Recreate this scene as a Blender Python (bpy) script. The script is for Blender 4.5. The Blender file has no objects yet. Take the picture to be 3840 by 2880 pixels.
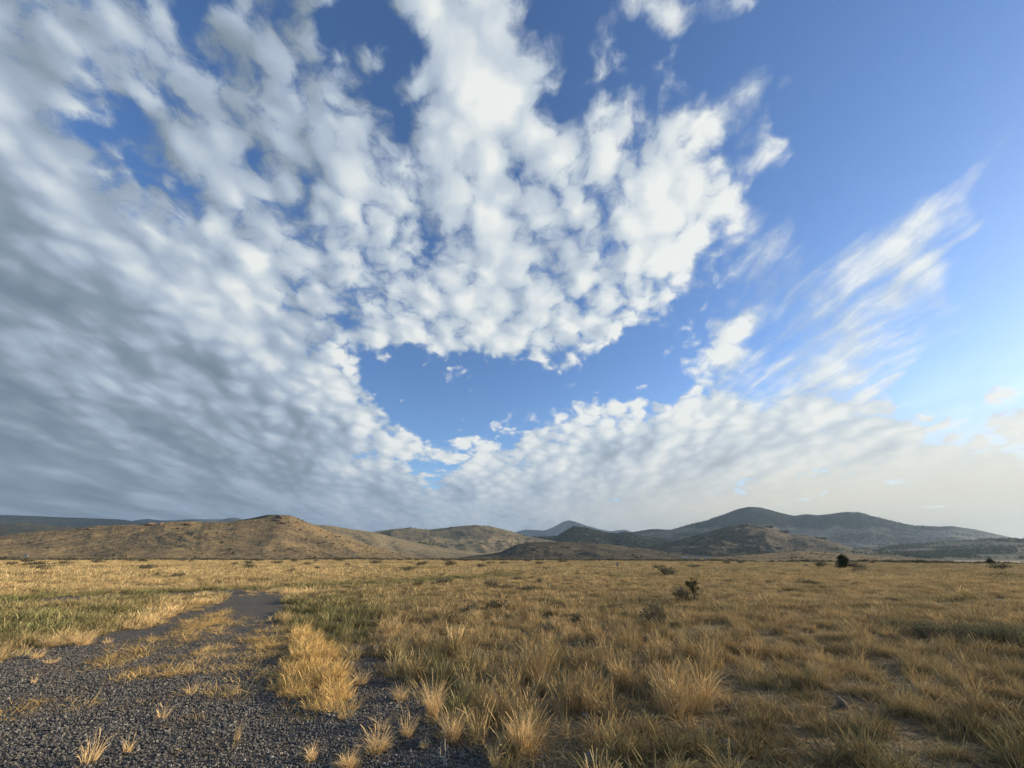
import bpy, math, random
import numpy as np
from mathutils import Vector, Matrix

HAZE_D = 2.9e-5
R = math.radians
S = bpy.context.scene
C = S.collection

# ------------------------------------------------------------------ camera
F_PX, HOR = 386.0, 557.3                 # focal length and horizon row for a 1024 x 768 frame
PITCH = math.atan((HOR - 384.0) / F_PX)
ROLL = 0.0034
EYE = Vector((0.0, 0.0, 1.65))
cam = bpy.data.cameras.new('camera')
cam.sensor_width = 36.0
cam.lens = 36.0 * F_PX / 1024.0
cam.clip_start, cam.clip_end = 0.05, 400000.0
cam_ob = bpy.data.objects.new('camera', cam)
C.objects.link(cam_ob)
_f = Vector((0, math.cos(PITCH), math.sin(PITCH)))
_r = Vector((1, 0, 0)); _u = _r.cross(_f)
_r2 = (_r * math.cos(ROLL) + _u * math.sin(ROLL)).normalized(); _u2 = _r2.cross(_f)
cam_ob.matrix_world = Matrix(((_r2.x, _u2.x, -_f.x, EYE.x), (_r2.y, _u2.y, -_f.y, EYE.y), (_r2.z, _u2.z, -_f.z, EYE.z), (0, 0, 0, 1)))
S.camera = cam_ob
FV, RV, UV_ = np.array(_f), np.array(_r2), np.array(_u2)

def ray(x, y):
    """direction through a photograph point, given in the 2212 x 1659 picture"""
    k = 1024.0 / 2212.0
    d = _f * F_PX + _r2 * (x * k - 512.0) + _u2 * (384.0 - y * k)
    return d.normalized()

def ground(x, y, z=0.0):
    d = ray(x, y)
    t = (z - EYE.z) / d.z
    return EYE + d * t

def at_range(x, y, rng):
    """point on the ray through (x, y) at horizontal range rng"""
    d = ray(x, y)
    return EYE + d * (rng / math.hypot(d.x, d.y))

# ------------------------------------------------------------------ light
SUN_AZ, SUN_EL = R(78.0), R(13.0)        # azimuth is measured to the right of the view
world = bpy.data.worlds.new('World'); S.world = world
world.use_nodes = True
wn, wl = world.node_tree.nodes, world.node_tree.links
wn.clear()
sky = wn.new('ShaderNodeTexSky'); sky.sky_type = 'NISHITA'; sky.sun_disc = False
sky.sun_elevation = SUN_EL; sky.sun_rotation = SUN_AZ
sky.altitude = 1300; sky.air_density = 1.0; sky.dust_density = 0.5; sky.ozone_density = 1.6
wbg = wn.new('ShaderNodeBackground'); wbg.inputs['Strength'].default_value = 0.110
wo = wn.new('ShaderNodeOutputWorld')
hs = wn.new('ShaderNodeHueSaturation'); hs.inputs['Saturation'].default_value = 1.22; hs.inputs['Hue'].default_value = 0.511
wl.new(sky.outputs[0], hs.inputs['Color']); wl.new(hs.outputs[0], wbg.inputs['Color']); wl.new(wbg.outputs[0], wo.inputs['Surface'])
sun = bpy.data.lights.new('sun', 'SUN'); sun.energy = 4.8; sun.angle = R(0.5); sun.color = (1.0, 0.83, 0.60)
sun_ob = bpy.data.objects.new('sun', sun); C.objects.link(sun_ob)
SUN_DIR = Vector((math.sin(SUN_AZ) * math.cos(SUN_EL), math.cos(SUN_AZ) * math.cos(SUN_EL), math.sin(SUN_EL)))
sun_ob.rotation_euler = SUN_DIR.to_track_quat('Z', 'Y').to_euler()
S.view_settings.view_transform = 'Standard'; S.view_settings.look = 'None'
S.view_settings.gamma = 1.0; S.view_settings.exposure = 1.0; S.view_settings.use_curve_mapping = False
cy = S.cycles
cy.use_denoising = True; cy.denoising_prefilter = 'ACCURATE'
cy.max_bounces = 4; cy.diffuse_bounces = 2; cy.glossy_bounces = 1; cy.transmission_bounces = 2
cy.transparent_max_bounces = 6; cy.volume_bounces = 0
cy.use_adaptive_sampling = True; cy.adaptive_threshold = 0.01

def tag(o, label=None, cat=None, group=None, kind=None):
    if label: o['label'] = label
    if cat: o['category'] = cat
    if group: o['group'] = group
    if kind: o['kind'] = kind
    return o

def mesh_obj(name, verts, faces, mat=None, parent=None, smooth=True):
    """numpy arrays -> one mesh object; faces all tris or all quads"""
    me = bpy.data.meshes.new(name)
    verts = np.asarray(verts, dtype=np.float32); faces = np.asarray(faces, dtype=np.int32)
    n, k = faces.shape
    me.vertices.add(len(verts)); me.vertices.foreach_set('co', verts.ravel())
    me.loops.add(n * k); me.loops.foreach_set('vertex_index', faces.ravel())
    me.polygons.add(n)
    me.polygons.foreach_set('loop_start', np.arange(0, n * k, k, dtype=np.int32))
    me.update(calc_edges=True)
    me.polygons.foreach_set('use_smooth', np.full(n, smooth))
    o = bpy.data.objects.new(name, me)
    if mat: me.materials.append(mat)
    if parent is not False: C.objects.link(o)
    if parent: o.parent = parent
    return o

def add_attr(o, name, vals):
    a = o.data.attributes.new(name, 'FLOAT', 'POINT')
    a.data.foreach_set('value', np.asarray(vals, dtype=np.float32))

class NT:
    """small helper for node materials"""
    def __init__(self, name):
        self.m = bpy.data.materials.new(name); self.m.use_nodes = True
        self.n, self.l = self.m.node_tree.nodes, self.m.node_tree.links
        self.n.clear(); self.out = self.n.new('ShaderNodeOutputMaterial')
    def set(self, sock, v):
        if isinstance(v, bpy.types.NodeSocket): self.l.new(v, sock)
        elif v is not None:
            if isinstance(v, (tuple, list)) and len(v) == 3 and sock.type == 'RGBA': v = (*v, 1.0)
            sock.default_value = v
    def math(self, op, a, b=None, c=None, clamp=False):
        n = self.n.new('ShaderNodeMath'); n.operation = op; n.use_clamp = clamp
        for i, v in enumerate((a, b, c)):
            if v is not None: self.set(n.inputs[i], v)
        return n.outputs[0]
    def vmath(self, op, a, b=None, scale=None):
        n = self.n.new('ShaderNodeVectorMath'); n.operation = op
        self.set(n.inputs[0], a)
        if b is not None: self.set(n.inputs[1], b)
        if scale is not None: self.set(n.inputs['Scale'], scale)
        return n.outputs['Value'] if op in ('LENGTH', 'DOT_PRODUCT', 'DISTANCE') else n.outputs[0]
    def step(self, v, lo, hi, a=0.0, b=1.0, smooth=True):
        n = self.n.new('ShaderNodeMapRange'); n.interpolation_type = 'SMOOTHSTEP' if smooth else 'LINEAR'
        for i, x in enumerate((v, lo, hi, a, b)): self.set(n.inputs[i], x)
        return n.outputs[0]
    def noise(self, vec, scale, detail=4.0, rough=0.5, dist=0.0, lac=2.0, dim='3D'):
        n = self.n.new('ShaderNodeTexNoise'); n.noise_dimensions = dim
        self.set(n.inputs['Vector'], vec)
        for k, v in (('Scale', scale), ('Detail', detail), ('Roughness', rough), ('Distortion', dist), ('Lacunarity', lac)): self.set(n.inputs[k], v)
        return n.outputs['Fac']
    def voro(self, vec, scale, feature='SMOOTH_F1', smooth=0.5, rand=1.0, dim='3D', out='Distance'):
        n = self.n.new('ShaderNodeTexVoronoi'); n.voronoi_dimensions = dim; n.feature = feature
        self.set(n.inputs['Vector'], vec); self.set(n.inputs['Scale'], scale); self.set(n.inputs['Randomness'], rand)
        if feature == 'SMOOTH_F1': self.set(n.inputs['Smoothness'], smooth)
        return n.outputs[out]
    def mapping(self, vec, scale=(1, 1, 1), rot=(0, 0, 0), loc=(0, 0, 0)):
        n = self.n.new('ShaderNodeMapping')
        self.set(n.inputs['Vector'], vec); n.inputs['Location'].default_value = loc
        n.inputs['Rotation'].default_value = rot; n.inputs['Scale'].default_value = scale
        return n.outputs[0]
    def mix(self, f, a, b):
        n = self.n.new('ShaderNodeMix'); n.data_type = 'RGBA'; n.clamp_factor = True
        self.set(n.inputs['Factor'], f)
        self.set(n.inputs[6], a); self.set(n.inputs[7], b)
        return n.outputs[2]
    def attr(self, name):
        n = self.n.new('ShaderNodeAttribute'); n.attribute_name = name
        return n.outputs['Fac']
    def pos(self):
        return self.n.new('ShaderNodeNewGeometry').outputs['Position']
    def bsdf(self, color, rough=0.9, normal=None, spec=0.2):
        n = self.n.new('ShaderNodeBsdfPrincipled')
        self.set(n.inputs['Base Color'], color); self.set(n.inputs['Roughness'], rough)
        n.inputs['Specular IOR Level'].default_value = spec
        if normal is not None: self.l.new(normal, n.inputs['Normal'])
        return n.outputs[0]
    def bump(self, h, strength=0.5, dist=0.1):
        n = self.n.new('ShaderNodeBump'); n.inputs['Strength'].default_value = strength; n.inputs['Distance'].default_value = dist
        self.l.new(h, n.inputs['Height'])
        return n.outputs[0]
    def surf(self, s):
        self.l.new(s, self.out.inputs['Surface']); return self.m

# ------------------------------------------------------------------ cloud layer: a real sheet 3 km up
CLOUD_H = 3000.0
def sky_maps(az, el):
    """how much cloud, how thick and how wispy, by direction over the plain"""
    d = np.stack([np.sin(az) * np.cos(el), np.cos(az) * np.cos(el), np.sin(el)], -1)
    w = d @ FV
    k = 2212.0 / 1024.0
    ok = w > 0.12
    ws = np.where(ok, w, 0.12)
    X = (512 + F_PX * (d @ RV) / ws) * k; Y = (384 - F_PX * (d @ UV_) / ws) * k
    num = np.zeros(X.shape + (4,)); den = np.zeros(X.shape)
    for px, py, cov, thick, wisp, lit in SKY_PTS:
        sc = 70.0 + 0.03 * abs(py - 1100)
        w_ = 1.0 / (((X - px) ** 2 + (1.25 * (Y - py)) ** 2) / sc ** 2 + 0.08) ** 1.9
        num += w_[..., None] * np.array([cov, thick, wisp, lit]); den += w_
    m = num / den[..., None]
    for poly, feather, cov in SKY_EDITS:
        P = np.array(poly, float); inside = np.zeros(X.shape, bool); dist = np.full(X.shape, 1e9)
        for i in range(len(P)):
            a, b = P[i], P[(i + 1) % len(P)]
            if a[1] != b[1]:
                c_ = ((a[1] > Y) != (b[1] > Y)) & (X < (b[0] - a[0]) * (Y - a[1]) / (b[1] - a[1]) + a[0])
                inside ^= c_
            e = b - a; t = np.clip(((X - a[0]) * e[0] + (Y - a[1]) * e[1]) / (e @ e), 0, 1)
            dist = np.minimum(dist, np.hypot(X - a[0] - t * e[0], Y - a[1] - t * e[1]))
        sd = np.where(inside, dist, -dist)
        f = np.clip(sd / feather * 0.5 + 0.5, 0, 1); f = f * f * (3 - 2 * f)
        m[..., 0] = m[..., 0] * (1 - f) + cov * f
    m[~ok] = (-0.2, 0.4, 0.0, 0.5)
    return m

# x, y, cover, thickness, wisp, light
SKY_PTS = [
 # left band
 (0, 60, .5, .3, 0, .6), (150, 60, .5, .3, 0, .62), (60, 170, .7, .4, 0, .6), (0, 330, .7, .5, 0, .55), (150, 330, .6, .3, 0, .7),
 (280, 100, .3, .3, 0, .65), (240, 190, .35, .3, 0, .65), (200, 275, -.35, .0, 0, .6), (310, 200, .0, .1, 0, .6),
 (0, 480, .9, .75, 0, .35), (180, 480, .85, .55, 0, .55), (330, 430, .75, .3, 0, .75), (430, 500, .7, .2, 0, .8),
 (0, 650, 1, .85, 0, .25), (200, 650, 1, .8, 0, .3), (400, 620, .95, .6, 0, .5), (560, 590, .75, .2, 0, .9),
 (0, 850, 1, .9, 0, .15), (200, 850, 1, .9, 0, .15), (400, 800, 1, .85, 0, .3), (600, 760, .95, .5, 0, .6), (700, 830, .8, .3, 0, .8),
 (0, 1020, 1.1, .95, 0, .1), (250, 1020, 1.1, .95, 0, .1), (500, 980, 1.1, .9, 0, .2), (700, 930, 1, .75, 0, .4), (800, 900, .6, .2, 0, .9),
 (0, 1120, 1.1, .8, 0, .3), (300, 1120, 1.1, .8, 0, .32), (600, 1090, 1.1, .75, 0, .38), (850, 1060, 1, .7, 0, .45), (500, 1180, 1.1, .7, 0, .45), (150, 1180, 1.1, .7, 0, .38),
 # upper left cells and gaps
 (420, 30, -.35, .1, 0, 0.41), (500, 90, .2, .15, 0, 0.29), (640, 40, .2, .15, 0, 0.33), (720, 100, -.4, 0, 0, 0.33), (760, 30, -.6, 0, 0, 0.33),
 (400, 180, -.1, .1, 0, 0.33), (500, 200, .25, .2, 0, 0.49), (560, 150, -.1, .1, 0, 0.33), (650, 200, -.1, .1, 0, 0.33), (720, 200, .15, .2, 0, 0.41),
 (340, 270, .3, .25, 0, 0.41), (430, 330, .5, .3, 0, 0.49), (470, 420, .35, .3, 0, 0.61), (380, 400, .0, .15, 0, .5), (320, 360, -.12, .1, 0, .5),
 (420, 460, .05, .1, 0, .55), (560, 320, .1, .2, 0, 0.41), (640, 300, .2, .2, 0, 0.41), (600, 420, .3, .3, 0, 0.57), (530, 480, .2, .2, 0, 0.49),
 (640, 520, .2, .3, 0, 0.57), (640, 620, .3, .2, 0, 0.57), (700, 700, .35, .3, 0, 0.57),
 # centre
 (850, 40, -.35, 0, 0, .4), (870, 110, -.45, 0, 0, .4), (800, 260, .35, .35, 0, .6), (860, 200, .0, .2, 0, .5), (730, 330, .3, .35, 0, .5),
 (960, 60, .5, .2, 0, .9), (1030, 60, 1, .1, 0, 1), (1040, 160, 1, .1, 0, 1), (1060, 260, .9, .15, 0, 1), (960, 180, .35, .2, 0, .7), (960, 290, .25, .3, 0, .7),
 (1130, 180, .5, .1, 0, .95), (1130, 60, -.2, .0, .2, .7), (1200, 100, -.25, 0, .3, .6), (1250, 30, -.3, 0, .3, .6), (1200, 210, -.1, 0, .2, .6), (1300, 40, -.1, 0, .3, .8),
 (850, 400, .3, .4, 0, .7), (960, 400, .35, .4, 0, .75), (1080, 370, .55, .35, 0, .85), (1180, 330, .6, .25, 0, .95), (1200, 420, .5, .3, 0, .85),
 (760, 480, .35, .4, 0, .75), (880, 520, .25, .35, 0, .7), (1000, 520, .35, .35, 0, .75), (1120, 520, .4, .4, 0, .75), (1240, 520, .45, .4, 0, .8),
 (800, 620, .3, .3, 0, .75), (920, 620, .3, .3, 0, .75), (1040, 620, .45, .35, 0, .8), (1160, 620, .5, .4, 0, .8), (1280, 600, .5, .35, 0, .85),
 (820, 710, .4, .25, 0, .8), (960, 720, .4, .25, 0, .8), (1080, 720, .5, .3, 0, .85), (1200, 730, .5, .3, 0, .85), (1300, 690, .4, .25, 0, .85), (1220, 780, .1, .1, 0, .85),
 (740, 770, .1, .1, 0, .9), (800, 780, -.05, .1, 0, .9),
 # centre right
 (1280, 250, .2, .1, .1, .8), (1350, 170, .05, .05, .2, .8), (1420, 180, -.15, 0, .3, .8), (1400, 80, -.35, 0, .3, .8), (1500, 20, -.1, 0, .3, .8), (1330, 300, .4, .2, 0, .9),
 (1420, 330, .6, .2, 0, 1), (1500, 290, .35, .15, .1, 1), (1560, 320, .2, .1, .2, 1), (1610, 210, .1, .0, .4, .85), (1640, 160, -.1, .0, .4, .8), (1630, 310, .0, .0, .3, .9), (1480, 410, .5, .25, 0, 1),
 (1380, 420, .45, .35, 0, .9), (1560, 420, .0, .0, .2, .9), (1380, 520, .45, .35, 0, .85), (1480, 520, .45, .2, 0, 1), (1580, 500, .0, .0, .4, 1), (1540, 600, -.1, .0, .3, .9), (1420, 620, .3, .2, 0, .9), (1480, 660, -.2, 0, .2, .9),
 (1680, 90, -.75, 0, .3, .8), (1700, 250, -.7, 0, .3, .8), (1680, 400, -.7, 0, .4, .8), (1560, 100, -.6, 0, .3, .8),
 # right blue
 (1800, 50, -1, 0, .5, .8), (2000, 50, -1, 0, .5, .8), (2180, 80, -1, 0, .5, .8), (1800, 200, -1, 0, .5, .8), (2000, 220, -1, 0, .5, .8), (2180, 200, -1, 0, .5, .8),
 (1820, 350, -.9, 0, .7, .8), (1900, 430, -.25, 0, 1, .8), (2000, 340, -.9, 0, .8, .8), (2190, 310, -.4, 0, 1, .9), (2150, 400, -.3, 0, .9, 1), (1680, 480, -.1, 0, 1, .8), (1760, 470, -.8, 0, .8, .8),
 (2180, 500, -.9, 0, .6, 1), (2150, 550, -.5, 0, 1, 1), (2180, 700, -.95, 0, .5, 1), (2100, 640, -.7, 0, .7, 1), (2080, 780, -.8, 0, .7, 1), (2060, 700, -.1, 0, 1, 1), (2010, 770, -.15, 0, 1, 1), (2100, 560, -.3, 0, 1, 1), (2190, 790, -.8, 0, .5, 1),
 # right streaks
 (2090, 480, .1, 0, .8, 1), (2000, 500, .2, 0, .8, 1), (1980, 570, .45, 0, .9, 1), (2010, 640, .4, 0, .9, 1), (1940, 650, .5, 0, 1, 1), (1880, 620, .1, 0, 1, 1), (1830, 560, .1, 0, 1, .9), (1780, 580, -.05, 0, 1, .8),
 (1720, 620, .1, 0, 1, .8), (1640, 600, -.05, 0, 1, .8), (1600, 700, .35, 0, .3, 1), (1570, 770, .4, .1, .3, 1), (1660, 730, -.35, 0, .9, .8), (1690, 700, -.15, 0, 1, .8), (1780, 720, .2, 0, 1, .9), (1860, 720, .4, 0, 1, .95), (1960, 730, .2, 0, 1, 1),
 (1720, 780, .3, 0, 1, .9), (1620, 820, .05, 0, .9, .95), (1820, 820, .5, .1, .9, .95), (1920, 800, .2, 0, 1, 1), (1480, 760, -.5, 0, .2, 1), (1440, 770, -.35, 0, .2, 1), (1440, 850, -.4, 0, .2, 1),
 # hole
 (880, 800, -1, 0, 0, 1), (1000, 830, -1, 0, 0, 1), (1120, 830, -.9, 0, .2, 1), (1060, 890, -.9, 0, .3, 1), (940, 900, -.8, 0, 0, 1), (1150, 870, -.25, 0, 1, .9), (1300, 810, -.8, 0, .2, 1), (1380, 760, -.8, 0, .1, 1),
 (950, 940, -.5, 0, 0, 1), (1060, 930, -.35, 0, 0, .9), (1120, 920, -.2, .1, 0, .9), (1240, 880, -.15, 0, .1, 1), (1340, 850, -.6, 0, .1, 1), (1000, 970, .0, .1, 0, 1),
 # low bank
 (860, 950, .55, .15, 0, .95), (960, 1000, .5, .25, 0, .9), (1060, 1000, .7, .3, 0, .85), (1160, 960, .6, .3, 0, .85), (1260, 920, .45, .15, 0, .95), (1340, 890, .4, .1, 0, 1), (1400, 870, .3, .1, 0, 1), (1480, 890, .5, .15, 0, .95), (1560, 900, .7, .2, 0, .9),
 (1300, 990, 1, .75, 0, .55), (1420, 960, 1, .8, 0, .55), (1560, 970, 1, .8, 0, .6), (1700, 970, 1, .75, 0, .65), (1780, 900, .8, .3, .2, .9), (1900, 910, .7, .3, .1, .95), (1900, 970, .8, .5, 0, .8), (2030, 920, .3, .2, 0, 1), (2020, 990, .7, .2, .4, 1),
 (920, 1010, -.1, .2, 0, .8), (1000, 1060, .75, .55, 0, .6), (1200, 1060, .95, .65, 0, .6), (1400, 1040, .8, .6, 0, .7), (1600, 1050, .6, .4, 0, .85), (1760, 1030, .5, .3, 0, .95), (1900, 1040, .6, .2, .3, 1), (1980, 1010, .8, .1, .4, 1),
 (1140, 1120, 1.0, .6, .1, .6), (1400, 1100, .9, .5, .2, .75), (1620, 1110, .5, .3, .2, .9), (1800, 1100, .7, .2, .3, 1), (2000, 1080, .75, .1, .5, 1), (2150, 1060, .9, .1, .5, 1.1), (2180, 1130, 1.0, .1, .5, 1.1),
 (2150, 870, .25, .2, 0, 1), (2190, 920, .4, .5, 0, .9), (2120, 950, .25, .3, .2, 1), (2070, 920, .1, .1, .2, 1), (2150, 1000, .9, .1, .5, 1), (2050, 1020, .9, .1, .5, 1), (2100, 980, .6, .1, .4, 1), (2060, 860, -.8, 0, .3, 1), (1980, 830, -.7, 0, .5, 1), (2190, 960, .1, .2, .2, 1),
 # outside the frame
 (-200, 300, .7, .5, 0, .4), (-250, 800, 1, .9, 0, .2), (300, -150, .2, .2, 0, .5), (1000, -200, .6, .2, 0, .8), (1700, -200, -.9, 0, .3, .8), (2400, 300, -1, 0, .5, .8), (2400, 900, -.5, 0, .5, 1), (2400, 600, -1, 0, .5, 1),
]
SKY_EDITS = [
 ([(770, 800), (900, 772), (1010, 775), (1120, 795), (1210, 815), (1330, 770), (1420, 720), (1460, 790), (1370, 815), (1200, 835), (1070, 850), (1010, 925), (940, 935), (860, 915), (820, 870)], 24, -.80),
 ([(885, 1003), (950, 992), (1000, 1012), (940, 1020)], 14, -0.6),
]
el_ = np.radians(np.concatenate([np.linspace(1.2, 12, 120), np.linspace(12.2, 60, 230), np.linspace(61, 90, 40)]))
az_ = np.radians(np.linspace(-110, 110, 560))
AZ, EL = np.meshgrid(az_, el_)
m = sky_maps(AZ, EL)
rr = CLOUD_H / np.tan(np.maximum(EL, R(1.2))); rr = np.where(EL > R(89.9), 0.5, rr)
vx = np.stack([rr * np.sin(AZ), rr * np.cos(AZ), np.full(rr.shape, CLOUD_H)], -1).reshape(-1, 3)
ni, nj = AZ.shape
I, J = np.meshgrid(np.arange(ni - 1), np.arange(nj - 1), indexing='ij')
keep = ~((np.abs(AZ[:-1, :-1] - SUN_AZ) < R(9)) & (np.abs(EL[:-1, :-1] - SUN_EL) < R(8)))
I, J = I[keep], J[keep]
fc = np.stack([I * nj + J, I * nj + J + 1, (I + 1) * nj + J + 1, (I + 1) * nj + J], -1)

t = NT('cloud')
p0 = t.vmath('MULTIPLY', t.pos(), (1.0 / CLOUD_H, 1.0 / CLOUD_H, 0.0))
# far cells look deeper because the layer has thickness
rl = t.vmath('LENGTH', p0)
p = t.vmath('SCALE', p0, scale=t.math('POWER', t.math('MULTIPLY_ADD', t.math('MULTIPLY', rl, rl), .35, 1.0), -.32))
cover, thick, wisp, lit = t.attr('cover'), t.attr('thick'), t.attr('wisp'), t.attr('lit')
warp = t.n.new('ShaderNodeTexNoise'); warp.noise_dimensions = '2D'; warp.inputs['Scale'].default_value = 3.2; warp.inputs['Detail'].default_value = 2
t.l.new(p, warp.inputs['Vector'])
wv = t.vmath('SCALE', t.vmath('SUBTRACT', warp.outputs['Color'], (0.5, 0.5, 0.5)), scale=0.055)
p2 = t.vmath('ADD', p, wv)
w2 = t.n.new('ShaderNodeTexNoise'); w2.noise_dimensions = '2D'; w2.inputs['Scale'].default_value = 10; w2.inputs['Detail'].default_value = 3
t.l.new(p, w2.inputs['Vector'])
p3 = t.vmath('ADD', p2, t.vmath('SCALE', t.vmath('SUBTRACT', w2.outputs['Color'], (0.5, 0.5, 0.5)), scale=.062))
def dens(pp):
    cells = t.voro(t.mapping(pp, (10.2, 9.6, 1), (0, 0, R(-5))), 1.0, smooth=0.5, dim='2D', rand=1.0)
    wide = t.voro(t.mapping(pp, (5.4, 4.4, 1), (0, 0, R(-12))), 1.0, smooth=0.6, dim='2D', rand=1.0)
    big = t.noise(t.mapping(pp, (2.8, 2.3, 1)), 1.0, 2, .5, dim='2D')
    return t.math('ADD', t.math('ADD', t.math('MULTIPLY_ADD', cells, -1.5, .66), t.math('MULTIPLY_ADD', wide, -1.2, .52)), t.math('MULTIPLY_ADD', big, 1.9, -.95))
def detail(pp):
    fine = t.voro(t.mapping(pp, (23, 21, 1), (0, 0, R(20))), 1.0, smooth=0.35, dim='2D')
    f = t.noise(t.mapping(pp, (13, 12, 1)), 1.0, 11, .66, dim='2D')
    return t.math('ADD', t.math('MULTIPLY_ADD', fine, -1.0, .42), t.math('MULTIPLY_ADD', f, 2.9, -1.45))
sx, sy = math.sin(SUN_AZ), math.cos(SUN_AZ)
soft = dens(p3)
puff_s = dens(t.vmath('ADD', p3, (sx * .036, sy * .036 - .010, 0)))
puff = t.math('ADD', soft, detail(p3))
rows = t.noise(t.mapping(p2, (5.2, 1.5, 1), (0, 0, R(-10))), 1.0, 4, .5, dim='2D')
rotv = t.mapping(t.vmath('ADD', p0, t.vmath('SCALE', wv, scale=2.0)), (6.5, 1.1, 1), (0, 0, R(4)))
wis = t.noise(rotv, 1.0, 9, .58, .4, dim='2D')
wisf = t.noise(t.mapping(p2, (9, 5, 1)), 1.0, 9, .68, dim='2D')
wisd = t.math('ADD', t.math('MULTIPLY_ADD', wis, 2.6, -1.35), t.math('MULTIPLY_ADD', wisf, 2.4, -1.2))
rowd = t.math('MULTIPLY_ADD', rows, 3.6, -1.7)
puff = t.math('ADD', puff, t.math('MULTIPLY', t.math('SUBTRACT', rowd, puff), t.math('MULTIPLY', thick, .5)))
far = t.step(rl, 1.5, 9.0, 1.0, .3)
m1 = t.n.new('ShaderNodeMix'); m1.data_type = 'FLOAT'
t.l.new(wisp, m1.inputs[0]); t.l.new(puff, m1.inputs[2]); t.l.new(wisd, m1.inputs[3])
nz = m1.outputs[0]
nz = t.math('MULTIPLY', nz, t.step(rl, 5.0, 30.0, 1.0, .5))
d = t.math('ADD', t.math('MULTIPLY_ADD', cover, 1.7, .42), nz)
hi = t.math('MULTIPLY_ADD', wisp, .8, 1.05)
alpha = t.step(d, -.12, hi)
# light: puffs are bright at heart and thin to blue at the rim, the lee side and the thick parts are greyer
side = t.math('MULTIPLY', t.math('SUBTRACT', soft, puff_s), t.math('MULTIPLY', t.math('MULTIPLY', far, .24), t.math('MULTIPLY_ADD', thick, -.5, 1.0)))
core = t.math('MULTIPLY', t.step(t.math('ADD', soft, t.math('MULTIPLY', nz, .6)), -1.4, 1.6, -.5, .5), far)
L = t.math('ADD', t.math('SUBTRACT', t.math('ADD', lit, t.math('MULTIPLY', thick, .17)), .12), t.math('MULTIPLY', side, t.math('SUBTRACT', 1.1, wisp)))
L = t.math('ADD', L, t.math('MULTIPLY', core, t.math('MULTIPLY_ADD', thick, -.22, .43)))
rowl = t.math('MULTIPLY_ADD', rows, 1.7, -.85)
L = t.math('ADD', L, t.math('MULTIPLY', t.math('MULTIPLY', rowl, t.step(rl, 2.0, 14.0, 1.0, .45)), t.math('MULTIPLY', thick, .85)), clamp=True)
cr = t.n.new('ShaderNodeValToRGB'); e = cr.color_ramp.elements
e[0].position = 0.0; e[0].color = (.175, .235, .295, 1)
e[1].position = 1.0; e[1].color = (.83, .85, .83, 1)
for ps, cl in ((.25, (.245, .31, .38)), (.5, (.385, .465, .575)), (.75, (.58, .65, .71))):
    x = e.new(ps); x.color = (*cl, 1)
t.l.new(L, cr.inputs[0])
# far cloud low over the plain on the sunny side takes the warm colour of the low sun
tow = t.vmath('DOT_PRODUCT', t.vmath('NORMALIZE', p0), (sx, sy, 0))
warm = t.math('MULTIPLY', t.step(tow, .05, 1.0), t.step(rl, 1.5, 10.0))
ccol = t.mix(warm, cr.outputs[0], (.74, .68, .525))
veil = t.math('MULTIPLY', t.step(tow, .2, .9), t.step(rl, 2.2, 6.5, 0, .8))
alpha = t.math('MAXIMUM', alpha, veil)
em = t.n.new('ShaderNodeEmission'); t.l.new(ccol, em.inputs[0]); em.inputs[1].default_value = 0.51
tr = t.n.new('ShaderNodeBsdfTransparent')
mx = t.n.new('ShaderNodeMixShader'); t.l.new(alpha, mx.inputs[0]); t.l.new(tr.outputs[0], mx.inputs[1]); t.l.new(em.outputs[0], mx.inputs[2])
mat = t.surf(mx.outputs[0]); mat.cycles.emission_sampling = 'NONE'
clouds = mesh_obj('sky_clouds', vx, fc, mat)
mm = m.reshape(-1, 4)
for i, nme in enumerate(('cover', 'thick', 'wisp', 'lit')): add_attr(clouds, nme, mm[:, i])
tag(clouds, kind='structure')

# ------------------------------------------------------------------ noise in numpy
rng = np.random.default_rng(7)
_perm = rng.permutation(512); _ga = rng.random(512) * 2 * np.pi
_gx, _gy = np.cos(_ga), np.sin(_ga)
def perlin(x, y):
    x = np.asarray(x, float); y = np.asarray(y, float)
    xi = np.floor(x).astype(int); yi = np.floor(y).astype(int); xf, yf = x - xi, y - yi
    def g(a, b, dx, dy):
        h = _perm[(_perm[a & 511] + b) & 511]
        return _gx[h] * dx + _gy[h] * dy
    u = xf ** 3 * (xf * (xf * 6 - 15) + 10); v = yf ** 3 * (yf * (yf * 6 - 15) + 10)
    n0 = g(xi, yi, xf, yf) * (1 - u) + g(xi + 1, yi, xf - 1, yf) * u
    n1 = g(xi, yi + 1, xf, yf - 1) * (1 - u) + g(xi + 1, yi + 1, xf - 1, yf - 1) * u
    return (n0 * (1 - v) + n1 * v) * 1.5
def fbm(x, y, o=4, r=.5, ridged=False):
    s = 0; a = 1; t_ = 0
    for i in range(o):
        n = perlin(x * 2 ** i + 17.3 * i, y * 2 ** i - 9.1 * i)
        s = s + a * ((1 - 2 * np.abs(n)) if ridged else n); t_ += a; a *= r
    return s / t_
def sstep(v, a, b):
    t_ = np.clip((v - a) / (b - a), 0, 1); return t_ * t_ * (3 - 2 * t_)

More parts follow.
